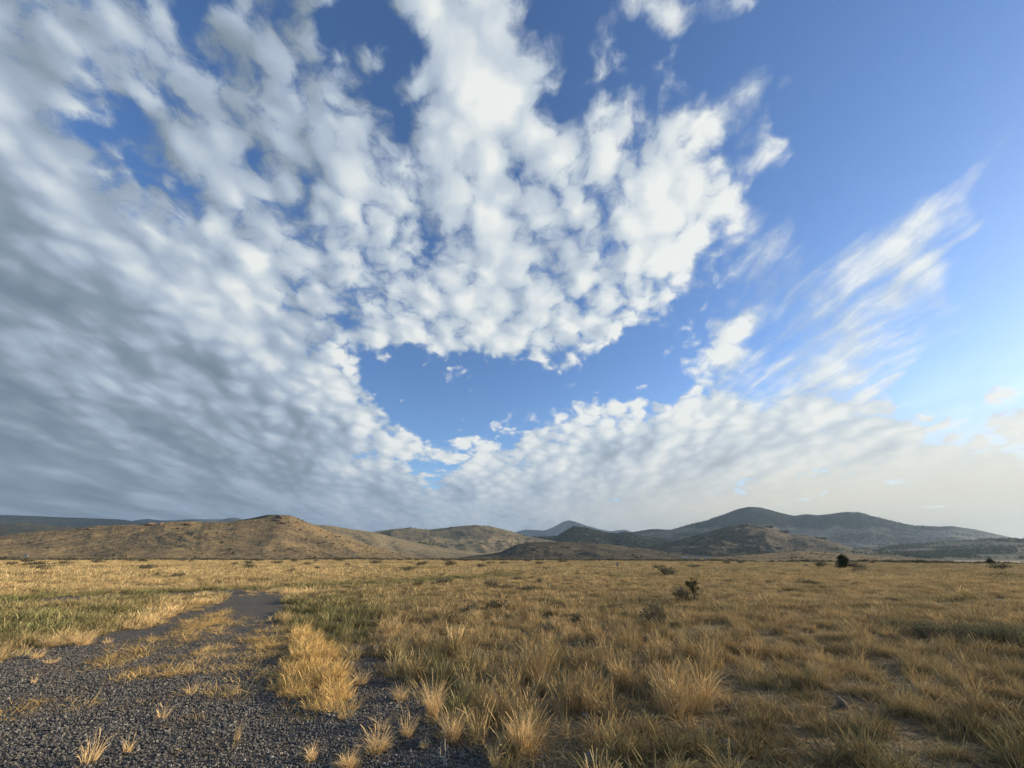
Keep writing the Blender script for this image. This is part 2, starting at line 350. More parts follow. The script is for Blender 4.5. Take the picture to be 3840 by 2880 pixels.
def ground_h(x, y):
    r_ = np.hypot(x, y)
    h = .035 * fbm(x * .5, y * .5, 3) * sstep(r_, 2, 6) + .45 * fbm(x * .03, y * .03, 2) * sstep(r_, 18, 80)
    return h - 2.5 * sstep(r_, 230, 420)
def pix(x, y, z=0.0):
    """ground point -> photograph point (2212 x 1659)"""
    X, Y, Z = x - EYE.x, y - EYE.y, z - EYE.z
    w = X * FV[0] + Y * FV[1] + Z * FV[2]; w = np.where(w > .05, w, np.nan)
    k = 2212.0 / 1024.0
    return ((512 + F_PX * (X * RV[0] + Y * RV[1] + Z * RV[2]) / w) * k, (384 - F_PX * (X * UV_[0] + Y * UV_[1] + Z * UV_[2]) / w) * k)
def poly_sd(X, Y, poly):
    P = np.array(poly, float); inside = np.zeros(X.shape, bool); dist = np.full(X.shape, 1e9)
    for i in range(len(P)):
        a, b = P[i], P[(i + 1) % len(P)]
        if a[1] != b[1]: inside ^= ((a[1] > Y) != (b[1] > Y)) & (X < (b[0] - a[0]) * (Y - a[1]) / (b[1] - a[1]) + a[0])
        e = b - a; t_ = np.clip(((X - a[0]) * e[0] + (Y - a[1]) * e[1]) / max(e @ e, 1e-9), 0, 1)
        dist = np.minimum(dist, np.hypot(X - a[0] - t_ * e[0], Y - a[1] - t_ * e[1]))
    return np.where(inside, dist, -dist)
def to_ground(poly):
    return [tuple(ground(a, b))[:2] for a, b in poly]

# ------------------------------------------------------------------ the lie of the land (outlines measured on the ground)
TRACK = to_ground([(-300, 1560), (-150, 1470), (0, 1431), (100, 1404), (143, 1396), (200, 1377), (238, 1361), (320, 1358), (350, 1341), (410, 1314), (470, 1300), (484, 1292),
  (490, 1283), (567, 1279), (640, 1284), (628, 1300), (604, 1330), (600, 1350), (618, 1372), (612, 1431), (597, 1491), (640, 1520), (655, 1560), (700, 1545), (752, 1520), (752, 1451), (770, 1425), (815, 1425),
  (835, 1470), (900, 1490), (918, 1560), (950, 1600), (1030, 1622), (1090, 1680), (1140, 1800), (1700, 2600), (-3200, 2600), (-900, 1800)])
STRAW = to_ground([(624, 1366), (660, 1360), (700, 1392), (748, 1445), (758, 1500), (756, 1558), (700, 1556), (655, 1572), (640, 1530), (596, 1491), (616, 1431)])
BACKROAD = to_ground([(-200, 1318), (0, 1299), (150, 1291), (300, 1284), (480, 1276), (560, 1273), (560, 1279), (480, 1284), (300, 1291), (150, 1299), (0, 1310), (-200, 1330)])
def inside_m(x, y, poly, warp=.12):
    n = fbm(x * 2.2, y * 2.2, 3) * warp * (1 + np.hypot(x, y) * .08)
    return poly_sd(x, y, poly) + n

# ------------------------------------------------------------------ ground sheet
t = NT('dry_ground')
p = t.pos()
n1 = t.noise(p, .035, 6, .6); n2 = t.noise(p, .6, 6, .65); n3 = t.noise(t.mapping(p, (1, 1, 1)), 9, 4, .6)
c = t.mix(t.step(n1, .35, .65), (.19, .138, .07), (.13, .098, .055))
c = t.mix(t.step(n2, .48, .66), c, (.14, .105, .058))
c = t.mix(t.step(n3, .45, .7), c, (.07, .053, .034))
ground_mat = t.surf(t.bsdf(c, .95, t.bump(t.math('ADD', n2, t.math('MULTIPLY', n3, .3)), .8, .25)))
rr_ = np.concatenate([[0.0], np.geomspace(1.0, 60000, 430)]); aa = np.radians(np.linspace(-180, 180, 721))
RR, AA = np.meshgrid(rr_, aa, indexing='ij')
GX, GY = RR * np.sin(AA), RR * np.cos(AA)
vs = np.stack([GX, GY, ground_h(GX, GY)], -1).reshape(-1, 3)
def grid_faces(ni, nj):
    I, J = np.meshgrid(np.arange(ni - 1), np.arange(nj - 1), indexing='ij')
    return np.stack([I * nj + J, (I + 1) * nj + J, (I + 1) * nj + J + 1, I * nj + J + 1], -1).reshape(-1, 4)
g_ob = mesh_obj('ground', vs, grid_faces(*RR.shape), ground_mat); tag(g_ob, kind='structure')

# ------------------------------------------------------------------ gravel tracks laid on it
t = NT('dark_gravel')
p = t.pos()
v1 = t.voro(p, 34, 'F1', out='Color'); v2 = t.voro(p, 34, 'F1'); n1 = t.noise(p, .8, 5, .6); n2 = t.noise(p, 14, 3, .6)
sep = t.n.new('ShaderNodeSeparateColor'); t.l.new(v1, sep.inputs[0])
c = t.mix(t.math('POWER', sep.outputs[0], 2.0), (.055, .05, .043), (.19, .17, .135))
c = t.mix(t.step(n1, .45, .72), c, (.12, .098, .068))
gravel_mat = t.surf(t.bsdf(c, .8, t.bump(t.math('SUBTRACT', n2, v2), 1.0, .03)))
def track_sheet(name, poly, r0, r1, nr, a0, a1, na, lift):
    RR, AA = np.meshgrid(np.geomspace(r0, r1, nr), np.radians(np.linspace(a0, a1, na)), indexing='ij')
    x, y = RR * np.sin(AA), RR * np.cos(AA)
    keep = inside_m(x, y, poly)
    kc = (keep[:-1, :-1] > 0) & (keep[1:, 1:] > 0) & (keep[1:, :-1] > 0) & (keep[:-1, 1:] > 0)
    f = grid_faces(*RR.shape).reshape(nr - 1, na - 1, 4)[kc]
    h = ground_h(x, y) + lift + .02 * fbm(x * 3, y * 3, 3) * 0
    o = mesh_obj(name, np.stack([x, y, h], -1).reshape(-1, 3), f, gravel_mat)
    bm = __import__('bmesh').new(); bm.from_mesh(o.data)
    __import__('bmesh').ops.delete(bm, geom=[v for v in bm.verts if not v.link_faces], context='VERTS'); bm.to_mesh(o.data); bm.free()
    return tag(o, kind='structure')
track_sheet('gravel_track', TRACK, 2.0, 34, 260, -85, 35, 560, .012)
track_sheet('far_gravel_track', BACKROAD, 14, 60, 160, -60, 5, 300, .012)

# ------------------------------------------------------------------ hills and mountains
def hill_mat(name, base, alt, dark, spot_scale, spot_lo, big_scale, big_lo=.5, rock=None, bump_d=6.0, streak=None):
    t = NT(name); p = t.pos()
    b = t.noise(p, big_scale, 5, .6)
    c = t.mix(t.step(b, big_lo - .12, big_lo + .14), base, alt)
    s_ = t.noise(t.mapping(p, (1, 1, 2.5)), spot_scale, 3, .7)
    s2 = t.noise(p, spot_scale * .22, 4, .6)
    m_ = t.math('MULTIPLY', t.step(s_, spot_lo, spot_lo + .08), t.step(s2, .36, .58, .25, 1.0))
    c = t.mix(m_, c, dark)
    if rock:
        rn = t.noise(p, big_scale * 2.2, 6, .65)
        c = t.mix(t.math('MULTIPLY', t.step(rn, .56, .64), .85), c, rock)
    if streak:
        sn = t.noise(t.mapping(p, (1, 1, 6)), streak[0], 5, .6)
        c = t.mix(t.step(sn, .55, .68), c, streak[1])
    h = t.math('ADD', t.math('MULTIPLY', t.noise(p, big_scale * 3, 6, .6), 1.0), t.math('MULTIPLY', s_, .35))
    return t.surf(t.bsdf(c, .95, t.bump(h, .8, bump_d), spec=.05))

HILLS = {}
def ridge(name, pts, D, depth, mat, gully=.28, gl=.16, back=1.0, seed=0., rows=90, prof=1.5, base_drop=3.0, curve=0.0, step=.09, rough=0.0, vis=True):
    """a hill with its crest along pts (directions), D metres away, 'depth' metres of near slope"""
    P = [ray(a, b) for a, b in pts]
    az = np.array([math.atan2(d.x, d.y) for d in P]); tn = np.array([d.z / math.hypot(d.x, d.y) for d in P])
    o_ = np.argsort(az); az, tn = az[o_], tn[o_]
    n = max(40, int((az[-1] - az[0]) / R(step)))
    A = np.linspace(az[0], az[-1], n)
    # smooth through the measured points
    T = np.interp(A, az, tn)
    k = max(1, int(R(.22) / (A[1] - A[0]))); ker = np.hanning(2 * k + 3); ker /= ker.sum()
    T = np.convolve(np.pad(T, k + 1, mode='edge'), ker, 'valid')[:n]
    if rough: T = T + rough * fbm(A * 260 + seed, A * 0 + 3.1, 4, .6)
    Dc = D * (1 + .05 * fbm(A * 5 + seed, A * 0 + seed, 3)) + curve * ((A - A.mean()) / (A[-1] - A[0]) * 2) ** 2
    V = np.concatenate([np.linspace(-1, 0, rows), np.linspace(0, 1, rows // 3)[1:]])
    VV, AV = np.meshgrid(V, A, indexing='ij')
    DD = Dc[None, :] + np.where(VV < 0, VV * depth, VV * depth * back)
    x, y = DD * np.sin(AV), DD * np.cos(AV)
    pr = np.where(VV < 0, np.clip(1 + VV, 0, 1) ** prof, np.clip(1 - VV, 0, 1) ** 1.3)
    pr = pr * (1 - .35 * np.clip(-VV, 0, 1) * (1 + VV)) 
    wx = x + depth * .25 * fbm(x / depth * 1.5 + seed, y / depth * 1.5, 2); wy = y
    # spurs and gullies run down the near slope
    s1 = fbm(AV * D / (depth * gl * 2.2) + .6 * VV + seed, VV * .9 + seed, 3, .5, ridged=True)
    s2 = fbm(wx / (depth * gl) + seed, wy / (depth * gl), 5, .55)
    mid = np.clip(-VV * 1.25, 0, 1) ** .8 * np.clip((1 + VV) * 3, 0, 1)
    H = Dc * T + EYE.z + base_drop
    z = H[None, :] * (pr + gully * mid * pr ** .6 * (.62 * s1 + .7 * s2) * 1.0 + .02 * s2 * np.clip(1 - np.abs(VV), 0, 1))
    ang = (z - base_drop - EYE.z) / DD
    mx = ang.max(0); want = T
    f = np.where(mx > 1e-4, (want * 1.0) / mx, 1.0)
    f = np.clip(f, .4, 1.6); kk = 25; f = np.convolve(np.pad(f, kk, mode='edge'), np.hanning(2 * kk + 1) / np.hanning(2 * kk + 1).sum(), 'valid')
    z = EYE.z + (z - base_drop - EYE.z) * np.where(z - base_drop - EYE.z > 0, f[None, :], 1.0)
    vs = np.stack([x, y, z], -1)
    fc = grid_faces(*VV.shape)
    o = mesh_obj(name, vs.reshape(-1, 3), fc, mat); tag(o, kind='structure')
    HILLS.setdefault(name, []).append((A, V, vs))
    return o, A, V, vs
M_tan = hill_mat('dry_hillside', (.245, .178, .092), (.175, .135, .078), (.075, .055, .036), .26, .57, .016, rock=(.15, .105, .07), bump_d=4.5)
M_tan2 = hill_mat('dry_hillside_far', (.25, .20, .12), (.175, .148, .095), (.075, .068, .048), .12, .55, .006, bump_d=5)
M_shrub_shade = hill_mat('shaded_scrub_hillside', (.115, .094, .06), (.075, .066, .046), (.034, .033, .025), .10, .52, .004, bump_d=8)  # scrub colours, darkened to put the front hill's shade into the material
M_forest = hill_mat('wooded_hillside', (.07, .07, .045), (.11, .095, .06), (.025, .032, .02), .06, .45, .003, bump_d=16)
def mountain_mat(name, z0, z1, sc):
    """open scrub slopes below, dark timber above"""
    t = NT(name); p = t.pos(); zz = t.n.new('ShaderNodeSeparateXYZ'); t.l.new(p, zz.inputs[0])
    b = t.noise(p, sc, 5, .6)
    c = t.mix(t.step(b, .4, .62), (.20, .17, .12), (.115, .10, .07))
    lv = t.math('ADD', zz.outputs[2], t.math('MULTIPLY_ADD', b, 420, -210))
    c = t.mix(t.step(lv, z0, z1), c, (.030, .036, .026))
    s_ = t.noise(p, .03, 4, .7); c = t.mix(t.step(s_, .5, .66, 0, .6), c, (.025, .030, .02))
    return t.surf(t.bsdf(c, .95, t.bump(t.noise(p, sc * 3, 6, .6), .8, 30), spec=.05))
M_mtn = mountain_mat('mountain', 250, 350, .0016)
M_blue = hill_mat('distant_mountain', (.09, .09, .07), (.12, .11, .08), (.04, .05, .035), .02, .5, .0006, bump_d=40)

ridge('mountain', [(-60, 1112), (0, 1112.5), (50, 1113.5), (125, 1117), (225, 1120.5), (262, 1122), (300, 1128), (350, 1138), (400, 1150), (450, 1165)], 10000, 3500, M_blue, seed=2.1, rows=60)
ridge('mountain', [(230, 1165), (260, 1140), (290, 1124), (320, 1120.5), (350, 1125), (400, 1122), (475, 1122), (505, 1118), (520, 1121), (560, 1132), (600, 1150)], 19000, 4000, M_blue, seed=3.1, rows=50)
ridge('mountain', [(-80, 1134), (0, 1130.5), (50, 1129), (100, 1133), (150, 1137), (175, 1139), (230, 1150), (300, 1170), (340, 1195)], 5200, 1800, M_forest, seed=4.4, rows=60)
ridge('mountain', [(1060, 1190), (1095, 1158), (1113, 1149.5), (1133, 1144), (1175, 1146), (1195, 1139), (1218, 1126), (1230, 1124), (1243, 1127), (1268, 1136), (1295, 1143), (1318, 1148), (1338, 1145), (1350, 1144), (1365, 1149), (1400, 1158), (1450, 1185)], 19500, 5000, M_blue, seed=5.2, gully=.15, rows=70)
ridge('mountain', [(1290, 1190), (1330, 1162), (1365, 1149.5), (1408, 1143), (1450, 1145), (1483, 1135), (1528, 1124), (1558, 1113), (1595, 1099), (1620, 1094.5), (1643, 1096), (1684, 1107), (1714, 1114), (1745, 1110.6), (1767, 1113), (1800, 1109.5), (1822, 1106), (1855, 1106.5), (1877, 1113), (1919, 1124), (1971, 1135), (2032, 1137.5), (2054, 1136), (2112, 1144.5), (2153, 1154), (2184, 1161), (2212, 1166.6), (2300, 1184), (2400, 1200)], 6200, 2900, M_mtn, gully=.6, gl=.15, seed=6.6, rows=140, step=.07, rough=.0006)
ridge('hill', [(700, 1203), (760, 1170), (803, 1149), (840, 1144), (885, 1140), (928, 1144), (965, 1140), (998, 1136), (1028, 1134), (1065, 1138), (1085, 1143), (1106, 1148), (1133, 1157), (1170, 1164), (1208, 1171), (1260, 1200)], 2400, 1100, M_tan2, gully=.55, gl=.16, seed=7.7, rows=110, rough=.0004)
ridge('hill', [(1090, 1195), (1133, 1160), (1168, 1159), (1203, 1158), (1223, 1146), (1238, 1136), (1258, 1138), (1283, 1144), (1308, 1150), (1333, 1153), (1350, 1149), (1370, 1153), (1395, 1159), (1433, 1165), (1458, 1171), (1520, 1195)], 3400, 1000, M_forest, seed=8.8, rows=80, rough=.0015)
ridge('hill', [(1780, 1203), (1877, 1184), (1960, 1176), (2030, 1174), (2070, 1171), (2112, 1166.6), (2140, 1163), (2212, 1164), (2300, 1162), (2420, 1172)], 3000, 1200, M_forest, seed=9.3, rows=80)
ridge('hill', [(1330, 1198), (1383, 1185), (1433, 1174), (1508, 1156), (1545, 1144), (1583, 1135), (1608, 1132.7), (1636, 1135), (1651, 1136), (1684, 1146), (1706, 1154), (1739, 1155.6), (1772, 1162.5), (1808, 1172), (1836, 1182), (1877, 1189), (1932, 1196), (2000, 1205)], 2100, 950, M_shrub_shade, gully=.8, gl=.15, seed=10.2, rows=130, rough=.0008)
ridge('hill', [(560, 1203), (640, 1150), (678, 1133), (713, 1135.5), (765, 1144), (803, 1148.5), (840, 1158), (878, 1168), (928, 1178), (1003, 1190), (1065, 1199), (1100, 1204)], 1350, 520, M_tan2, gully=.35, seed=11.5, rows=110)
ridge('hill', [(940, 1206), (1000, 1203), (1060, 1196), (1083, 1192), (1098, 1184), (1115, 1176), (1145, 1171.5), (1208, 1170), (1283, 1173), (1333, 1178), (1383, 1183), (1420, 1190), (1458, 1196), (1508, 1204), (1560, 1208)], 1000, 420, M_shrub_shade, gully=.65, gl=.17, seed=12.5, rows=110)
ridge('hill', [(430, 1203), (500, 1128), (517, 1124), (553, 1117), (578, 1112), (595, 1111.5), (612, 1114), (650, 1128), (720, 1170)], 1000, 300, M_forest, seed=13.1, rows=60)
ridge('hill', [(1440, 1209), (1550, 1203), (1601, 1200), (1660, 1195), (1720, 1190.6), (1795, 1193), (1877, 1201), (2015, 1209), (2126, 1216), (2200, 1219)], 480, 190, M_tan, gully=.18, seed=14.2, rows=80, base_drop=4)
ridge('hill', [(-90, 1172), (0, 1158), (32, 1154), (75, 1148.5), (160, 1142), (205, 1135.5), (320, 1132), (362, 1127.5), (412, 1126), (437, 1128.5), (487, 1128), (525, 1124), (553, 1121.7), (580, 1117), (598, 1113), (612, 1112.5), (628, 1113.5), (640, 1118), (663, 1128), (683, 1135.5), (713, 1148), (758, 1163), (803, 1180), (853, 1193), (903, 1203), (960, 1209)], 700, 300, M_tan, gully=.36, gl=.17, seed=15.8, rows=150, step=.06, rough=.0005)

# ------------------------------------------------------------------ grass, built once per kind and scattered as ground cover
def blades(n, rad, hmin, hmax, w, lean, seed, droop=.35, heads=0.0, seg=3, flat=0.0):
    r = np.random.default_rng(seed)
    a = r.random(n) * 2 * np.pi; q = np.sqrt(r.random(n)) * rad
    bx, by = q * np.cos(a), q * np.sin(a)
    da = a + r.normal(0, 1.0, n); L = hmin + (hmax - hmin) * r.random(n) ** 1.2
    ln = np.abs(r.normal(lean, lean * .55, n)) + q / rad * lean * .6 + flat
    dr = np.abs(r.normal(droop, droop * .6, n))
    ts = np.linspace(0, 1, seg + 1)
    P = []
    for k, t_ in enumerate(ts):
        ang = ln * (.4 + .6 * t_) + dr * t_ ** 2
        P.append([ang, t_])
    x, y, z = bx.copy(), by.copy(), np.zeros(n) - .01
    V = []; pa = r.random(n) * np.pi; px_, py_ = np.cos(pa), np.sin(pa)
    hd = r.random(n) < heads
    for k in range(seg + 1):
        wk = w * (.8 + .5 * r.random(n)) * (1 - ts[k]) ** .6
        if k == seg: wk = np.where(hd, w * 1.3, w * .12)
        if k == seg - 1: wk = np.where(hd, w * 1.9, wk)
        V.append(np.stack([x - px_ * wk / 2, y - py_ * wk / 2, z], -1)); V.append(np.stack([x + px_ * wk / 2, y + py_ * wk / 2, z], -1))
        if k < seg:
            ang = P[k + 1][0]; s_ = L / seg
            x = x + np.cos(da) * np.sin(ang) * s_; y = y + np.sin(da) * np.sin(ang) * s_; z = z + np.maximum(np.cos(ang), -.15) * s_
            z = np.maximum(z, .012)
    V = np.stack(V, 1)                                  # n, 2(seg+1), 3
    m_ = 2 * (seg + 1); base = np.arange(n)[:, None, None] * m_
    f = np.array([[2 * k, 2 * k + 1, 2 * k + 3, 2 * k + 2] for k in range(seg)])[None] + base
    return V.reshape(-1, 3), f.reshape(-1, 4)

def grass_mat(name, cols, trans=.14, inst=True):
    """cols: dry, mid, green; tint comes with each clump"""
    t = NT(name); p = t.pos()
    if inst:
        a = t.n.new('ShaderNodeAttribute'); a.attribute_type = 'INSTANCER'; a.attribute_name = 'tint'; tint = a.outputs['Fac']
        b = t.n.new('ShaderNodeAttribute'); b.attribute_type = 'INSTANCER'; b.attribute_name = 'tone'; tone = b.outputs['Fac']
    else: tint, tone = .1, .5
    n_ = t.noise(p, 37, 2, .6)
    ti = t.math('ADD', tint, t.math('MULTIPLY_ADD', n_, .5, -.25))
    c = t.mix(t.step(ti, 0, .5, smooth=False), cols[0], cols[1]); c = t.mix(t.step(ti, .5, 1.0, smooth=False), c, cols[2])
    c = t.mix(t.math('MULTIPLY', t.step(t.noise(p, 61, 2, .6), .5, .75), .5), c, cols[3])
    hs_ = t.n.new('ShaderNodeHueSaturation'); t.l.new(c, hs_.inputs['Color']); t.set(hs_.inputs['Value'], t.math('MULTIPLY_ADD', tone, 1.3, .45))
    d_ = t.n.new('ShaderNodeBsdfDiffuse'); tr_ = t.n.new('ShaderNodeBsdfTranslucent')
    t.l.new(hs_.outputs[0], d_.inputs[0]); t.l.new(hs_.outputs[0], tr_.inputs[0])
    m_ = t.n.new('ShaderNodeMixShader'); m_.inputs[0].default_value = trans
    t.l.new(d_.outputs[0], m_.inputs[1]); t.l.new(tr_.outputs[0], m_.inputs[2])
    return t.surf(m_.outputs[0])
GR = grass_mat('field_grass', [(.47, .34, .165), (.27, .222, .105), (.165, .17, .068), (.105, .08, .055)])
GS = grass_mat('straw', [(.62, .42, .17), (.50, .36, .14), (.26, .235, .08), (.42, .29, .135)], .3)
GG = grass_mat('straw_tuft', [(.74, .53, .27), (.52, .39, .19), (.2, .19, .07), (.52, .35, .20)], .35, inst=False)

def proto(name, vf, mat):
    return mesh_obj(name, vf[0], vf[1], mat, parent=False)
def scatter(name, P, protos, tint, tone, scale, kind_label=None, tilt=0.12, idx=None, align=None):
    """one object whose clumps are instanced on its own points by geometry nodes"""
    me = bpy.data.meshes.new(name); me.vertices.add(len(P)); me.vertices.foreach_set('co', np.asarray(P, np.float32).ravel())
    o = bpy.data.objects.new(name, me); C.objects.link(o)
    r = np.random.default_rng(len(P))
    def at(n, v, ty='FLOAT', key='value'):
        a = me.attributes.new(n, ty, 'POINT'); a.data.foreach_set(key, np.asarray(v, np.float32 if ty != 'INT' else np.int32).ravel())
    at('tint', tint); at('tone', tone)
    at('size', scale, 'FLOAT_VECTOR', 'vector')
    rot = np.stack([r.normal(0, tilt, len(P)), r.normal(0, tilt, len(P)), r.random(len(P)) * 6.283], -1); at('turn', rot, 'FLOAT_VECTOR', 'vector')
    at('which', r.integers(0, len(protos), len(P)) if idx is None else idx, 'INT')
    col = bpy.data.collections.new(name + '_kinds')
    for i, q in enumerate(protos):
        q.name = name + '_clump_%02d' % i; col.objects.link(q)
    ng = bpy.data.node_groups.new(name, 'GeometryNodeTree')
    ng.interface.new_socket('Geometry', in_out='INPUT', socket_type='NodeSocketGeometry'); ng.interface.new_socket('Geometry', in_out='OUTPUT', socket_type='NodeSocketGeometry')
    N, L = ng.nodes, ng.links
    gi, go = N.new('NodeGroupInput'), N.new('NodeGroupOutput')
    ci = N.new('GeometryNodeCollectionInfo'); ci.inputs['Collection'].default_value = col; ci.inputs['Separate Children'].default_value = True; ci.inputs['Reset Children'].default_value = True
    ip = N.new('GeometryNodeInstanceOnPoints'); ip.inputs['Pick Instance'].default_value = True
    def na(n, ty):
        a = N.new('GeometryNodeInputNamedAttribute'); a.data_type = ty; a.inputs['Name'].default_value = n; return a.outputs['Attribute']
    L.new(gi.outputs[0], ip.inputs['Points']); L.new(ci.outputs[0], ip.inputs['Instance'])
    L.new(na('which', 'INT'), ip.inputs['Instance Index']); L.new(na('size', 'FLOAT_VECTOR'), ip.inputs['Scale'])
    er = N.new('FunctionNodeEulerToRotation'); L.new(na('turn', 'FLOAT_VECTOR'), er.inputs[0]); L.new(er.outputs[0], ip.inputs['Rotation'])
    L.new(ip.outputs[0], go.inputs[0])
    md = o.modifiers.new('clumps', 'NODES'); md.node_group = ng
    return tag(o, kind='stuff')

near = [proto('k', blades(62, .10, .05, .23, .0046, .30, 10 + i, .32, heads=.12, seg=3), GR) for i in range(6)] + \
       [proto('k', blades(50, .07, .14, .40, .0042, .20, 30 + i, .32, heads=.45, seg=4), GR) for i in range(4)]
mid = [proto('k', blades(80, .26, .06, .23, .010, .32, 50 + i, .3, heads=.1, seg=2), GR) for i in range(5)]
farp = [proto('k', blades(95, .9, .08, .24, .032, .35, 70 + i, .3, seg=2), GR) for i in range(4)]

AZL = R(57)
def sector(n, r0, r1, power=1.0, az=AZL, seed=0):
    r = np.random.default_rng(seed); u = r.random(n)
    if power == 0: q = r0 * (r1 / r0) ** u                  # density ~ 1/r^2
    elif power == .5: q = r0 + (r1 - r0) * u                # density ~ 1/r
    else: q = np.sqrt(r0 ** 2 + (r1 ** 2 - r0 ** 2) * u)
    a = (r.random(n) * 2 - 1) * az
    return q * np.sin(a), q * np.cos(a)

GREEN_Z = [  # (outline in the picture, green amount, reach in picture units)
 ([(622, 1292), (700, 1288), (800, 1300), (820, 1340), (780, 1400), (700, 1390), (628, 1360)], .72, 30),
 ([(-100, 1316), (150, 1305), (330, 1300), (330, 1330), (200, 1360), (0, 1395), (-100, 1420)], .75, 25),
 ([(-100, 1290), (0, 1286), (250, 1276), (480, 1268), (650, 1262), (900, 1250), (1130, 1238), (1130, 1243), (900, 1257), (650, 1268), (480, 1278), (250, 1288), (0, 1300), (-100, 1306)], .95, 7),
 ([(1100, 1600), (1500, 1560), (2212, 1560), (2212, 1760), (1000, 1760)], .42, 60),
 ([(850, 1390), (1000, 1400), (1050, 1480), (1000, 1600), (930, 1520)], .5, 30),
]
GOLD_Z = [([(330, 1345), (400, 1318), (480, 1298), (440, 1282), (330, 1310), (270, 1350)], .9, 14), ([(-60, 1440), (0, 1415), (90, 1392), (210, 1368), (200, 1350), (0, 1395), (-60, 1410)], .6, 14),
 ([(490, 1281), (560, 1272), (700, 1270), (690, 1277), (640, 1283)], 1.0, 5)]
def zones(x, y):
    X, Y = pix(x, y, .1)
    X = np.nan_to_num(X, nan=-5e3); Y = np.nan_to_num(Y, nan=5e3)
    g = .13 + .55 * np.clip(fbm(x * .35, y * .35, 3), -.3, 1) + .25 * fbm(x * .05 + 9, y * .05, 2)
    for poly, amt, f in GREEN_Z:
        s_ = poly_sd(X, Y, poly) + 1.2 * f * fbm(x * .9, y * .9, 3)
        k = sstep(s_, -f, f); g = g * (1 - k) + (amt + .35 * fbm(x * 1.7, y * 1.7, 2)) * k
    gold = np.zeros(x.shape)
    for poly, amt, f in GOLD_Z: gold = np.maximum(gold, amt * sstep(poly_sd(X, Y, poly) + f * .8 * fbm(x, y, 3), -f, f))
    return g, gold, X, Y
def field(name, n, r0, r1, power, protos, sc, seed, thin=0.0, hs=1.0):
    r_ = np.random.default_rng(seed + 99)
    if name in ('meadow_grass_near', 'meadow_grass_middle'):          # bunch grass: several tufts to a root crown
        m0 = n // 5; cx, cy_ = sector(m0, r0, r1, power, seed=seed); q = r_.integers(0, m0, n); sp = (.075 if 'near' in name else .16) * (.5 + r_.random(m0)[q])
        x, y = cx[q] + r_.normal(0, 1, n) * sp, cy_[q] + r_.normal(0, 1, n) * sp
    else: x, y = sector(n, r0, r1, power, seed=seed)
    g, gold, X, Y = zones(x, y)
    k = (inside_m(x, y, TRACK) < r_.normal(-.02, .05, n)) & (inside_m(x, y, BACKROAD, .2) < -.05) & (inside_m(x, y, STRAW) < 0)
    clump = fbm(x * 1.1 + 5, y * 1.1, 4, .6)
    gap = fbm(x * 2.6 + 31, y * 2.6, 3, .6)
    k &= ((clump > -.30 + r_.normal(0, .06, n)) & (gap > -.26 + r_.normal(0, .06, n))) | (np.hypot(x, y) > 34)
    if name == 'meadow_thatch': k = (inside_m(x, y, TRACK) < .1) & (inside_m(x, y, STRAW) < 0)
    if name == 'meadow_grass_near':
        X, Y = X, Y
        tall = sstep(poly_sd(X, Y, [(860, 1430), (1000, 1400), (1250, 1390), (1480, 1420), (1600, 1500), (1500, 1700), (950, 1700), (900, 1560)]) + 60 * fbm(x, y, 3), -60, 80)
    x, y, g, gold, clump = x[k], y[k], g[k], gold[k], clump[k]
    r_ = np.random.default_rng(seed + 5); m_ = len(x)
    rad = np.hypot(x, y)
    s_ = sc * (.75 + .5 * r_.random(m_)) * (1 + .35 * np.clip(clump, -1, 1))
    hgt = .80 * s_ * hs * (1 + .8 * np.clip(clump, -.6, .7)) * (1 + .3 * fbm(x * .4, y * .4, 2)) * np.where(gold > .5, .8, 1)
    tone = np.clip(.44 + .45 * fbm(x * .9 + 3, y * .9, 4, .6) + r_.normal(0, .2, m_) + .4 * gold + .12 * sstep(rad, 14, 40) - .14 * sstep(Y[k], 1350, 1600) * sstep(X[k], 1100, 1700), 0.0, 1.2)  # last term darkens the lower right: shade and vignette put into grass colour
    if name == 'meadow_grass_near': hgt = hgt * (.78 + .22 * sstep(rad, 4.5, 8))
    idx = None
    if name == 'meadow_grass_near':
        tl = tall[k] > r_.random(m_) * 1.15; idx = np.where(tl | (r_.random(m_) < .10), r_.integers(6, 10, m_), r_.integers(0, 6, m_)); hgt = hgt * (1 + .15 * tl)
    tint = np.clip(g * (1 - gold) + r_.normal(0, .10, m_), 0, 1)
    if name == 'meadow_thatch': tone = np.clip(tone * .8 - .1, 0, 1)
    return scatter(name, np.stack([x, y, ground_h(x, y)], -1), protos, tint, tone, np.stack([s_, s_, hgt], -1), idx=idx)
fl_near = field('meadow_grass_near', 10500, 3.4, 16, 1.0, near, 1.0, 1)
field('meadow_grass_middle', 26000, 14, 50, .5, mid, 1.15, 2)
field('meadow_grass_far', 26000, 46, 235, .5, farp, 1.2, 3, hs=.9)

# flattened dead stems between the tufts
th = [proto('k', blades(40, .18, .06, .22, .006, 1.2, 160 + i, .3, seg=3, flat=.2), GR) for i in range(4)]
field('meadow_thatch', 7000, 3.4, 24, .5, th, 1.2, 9)
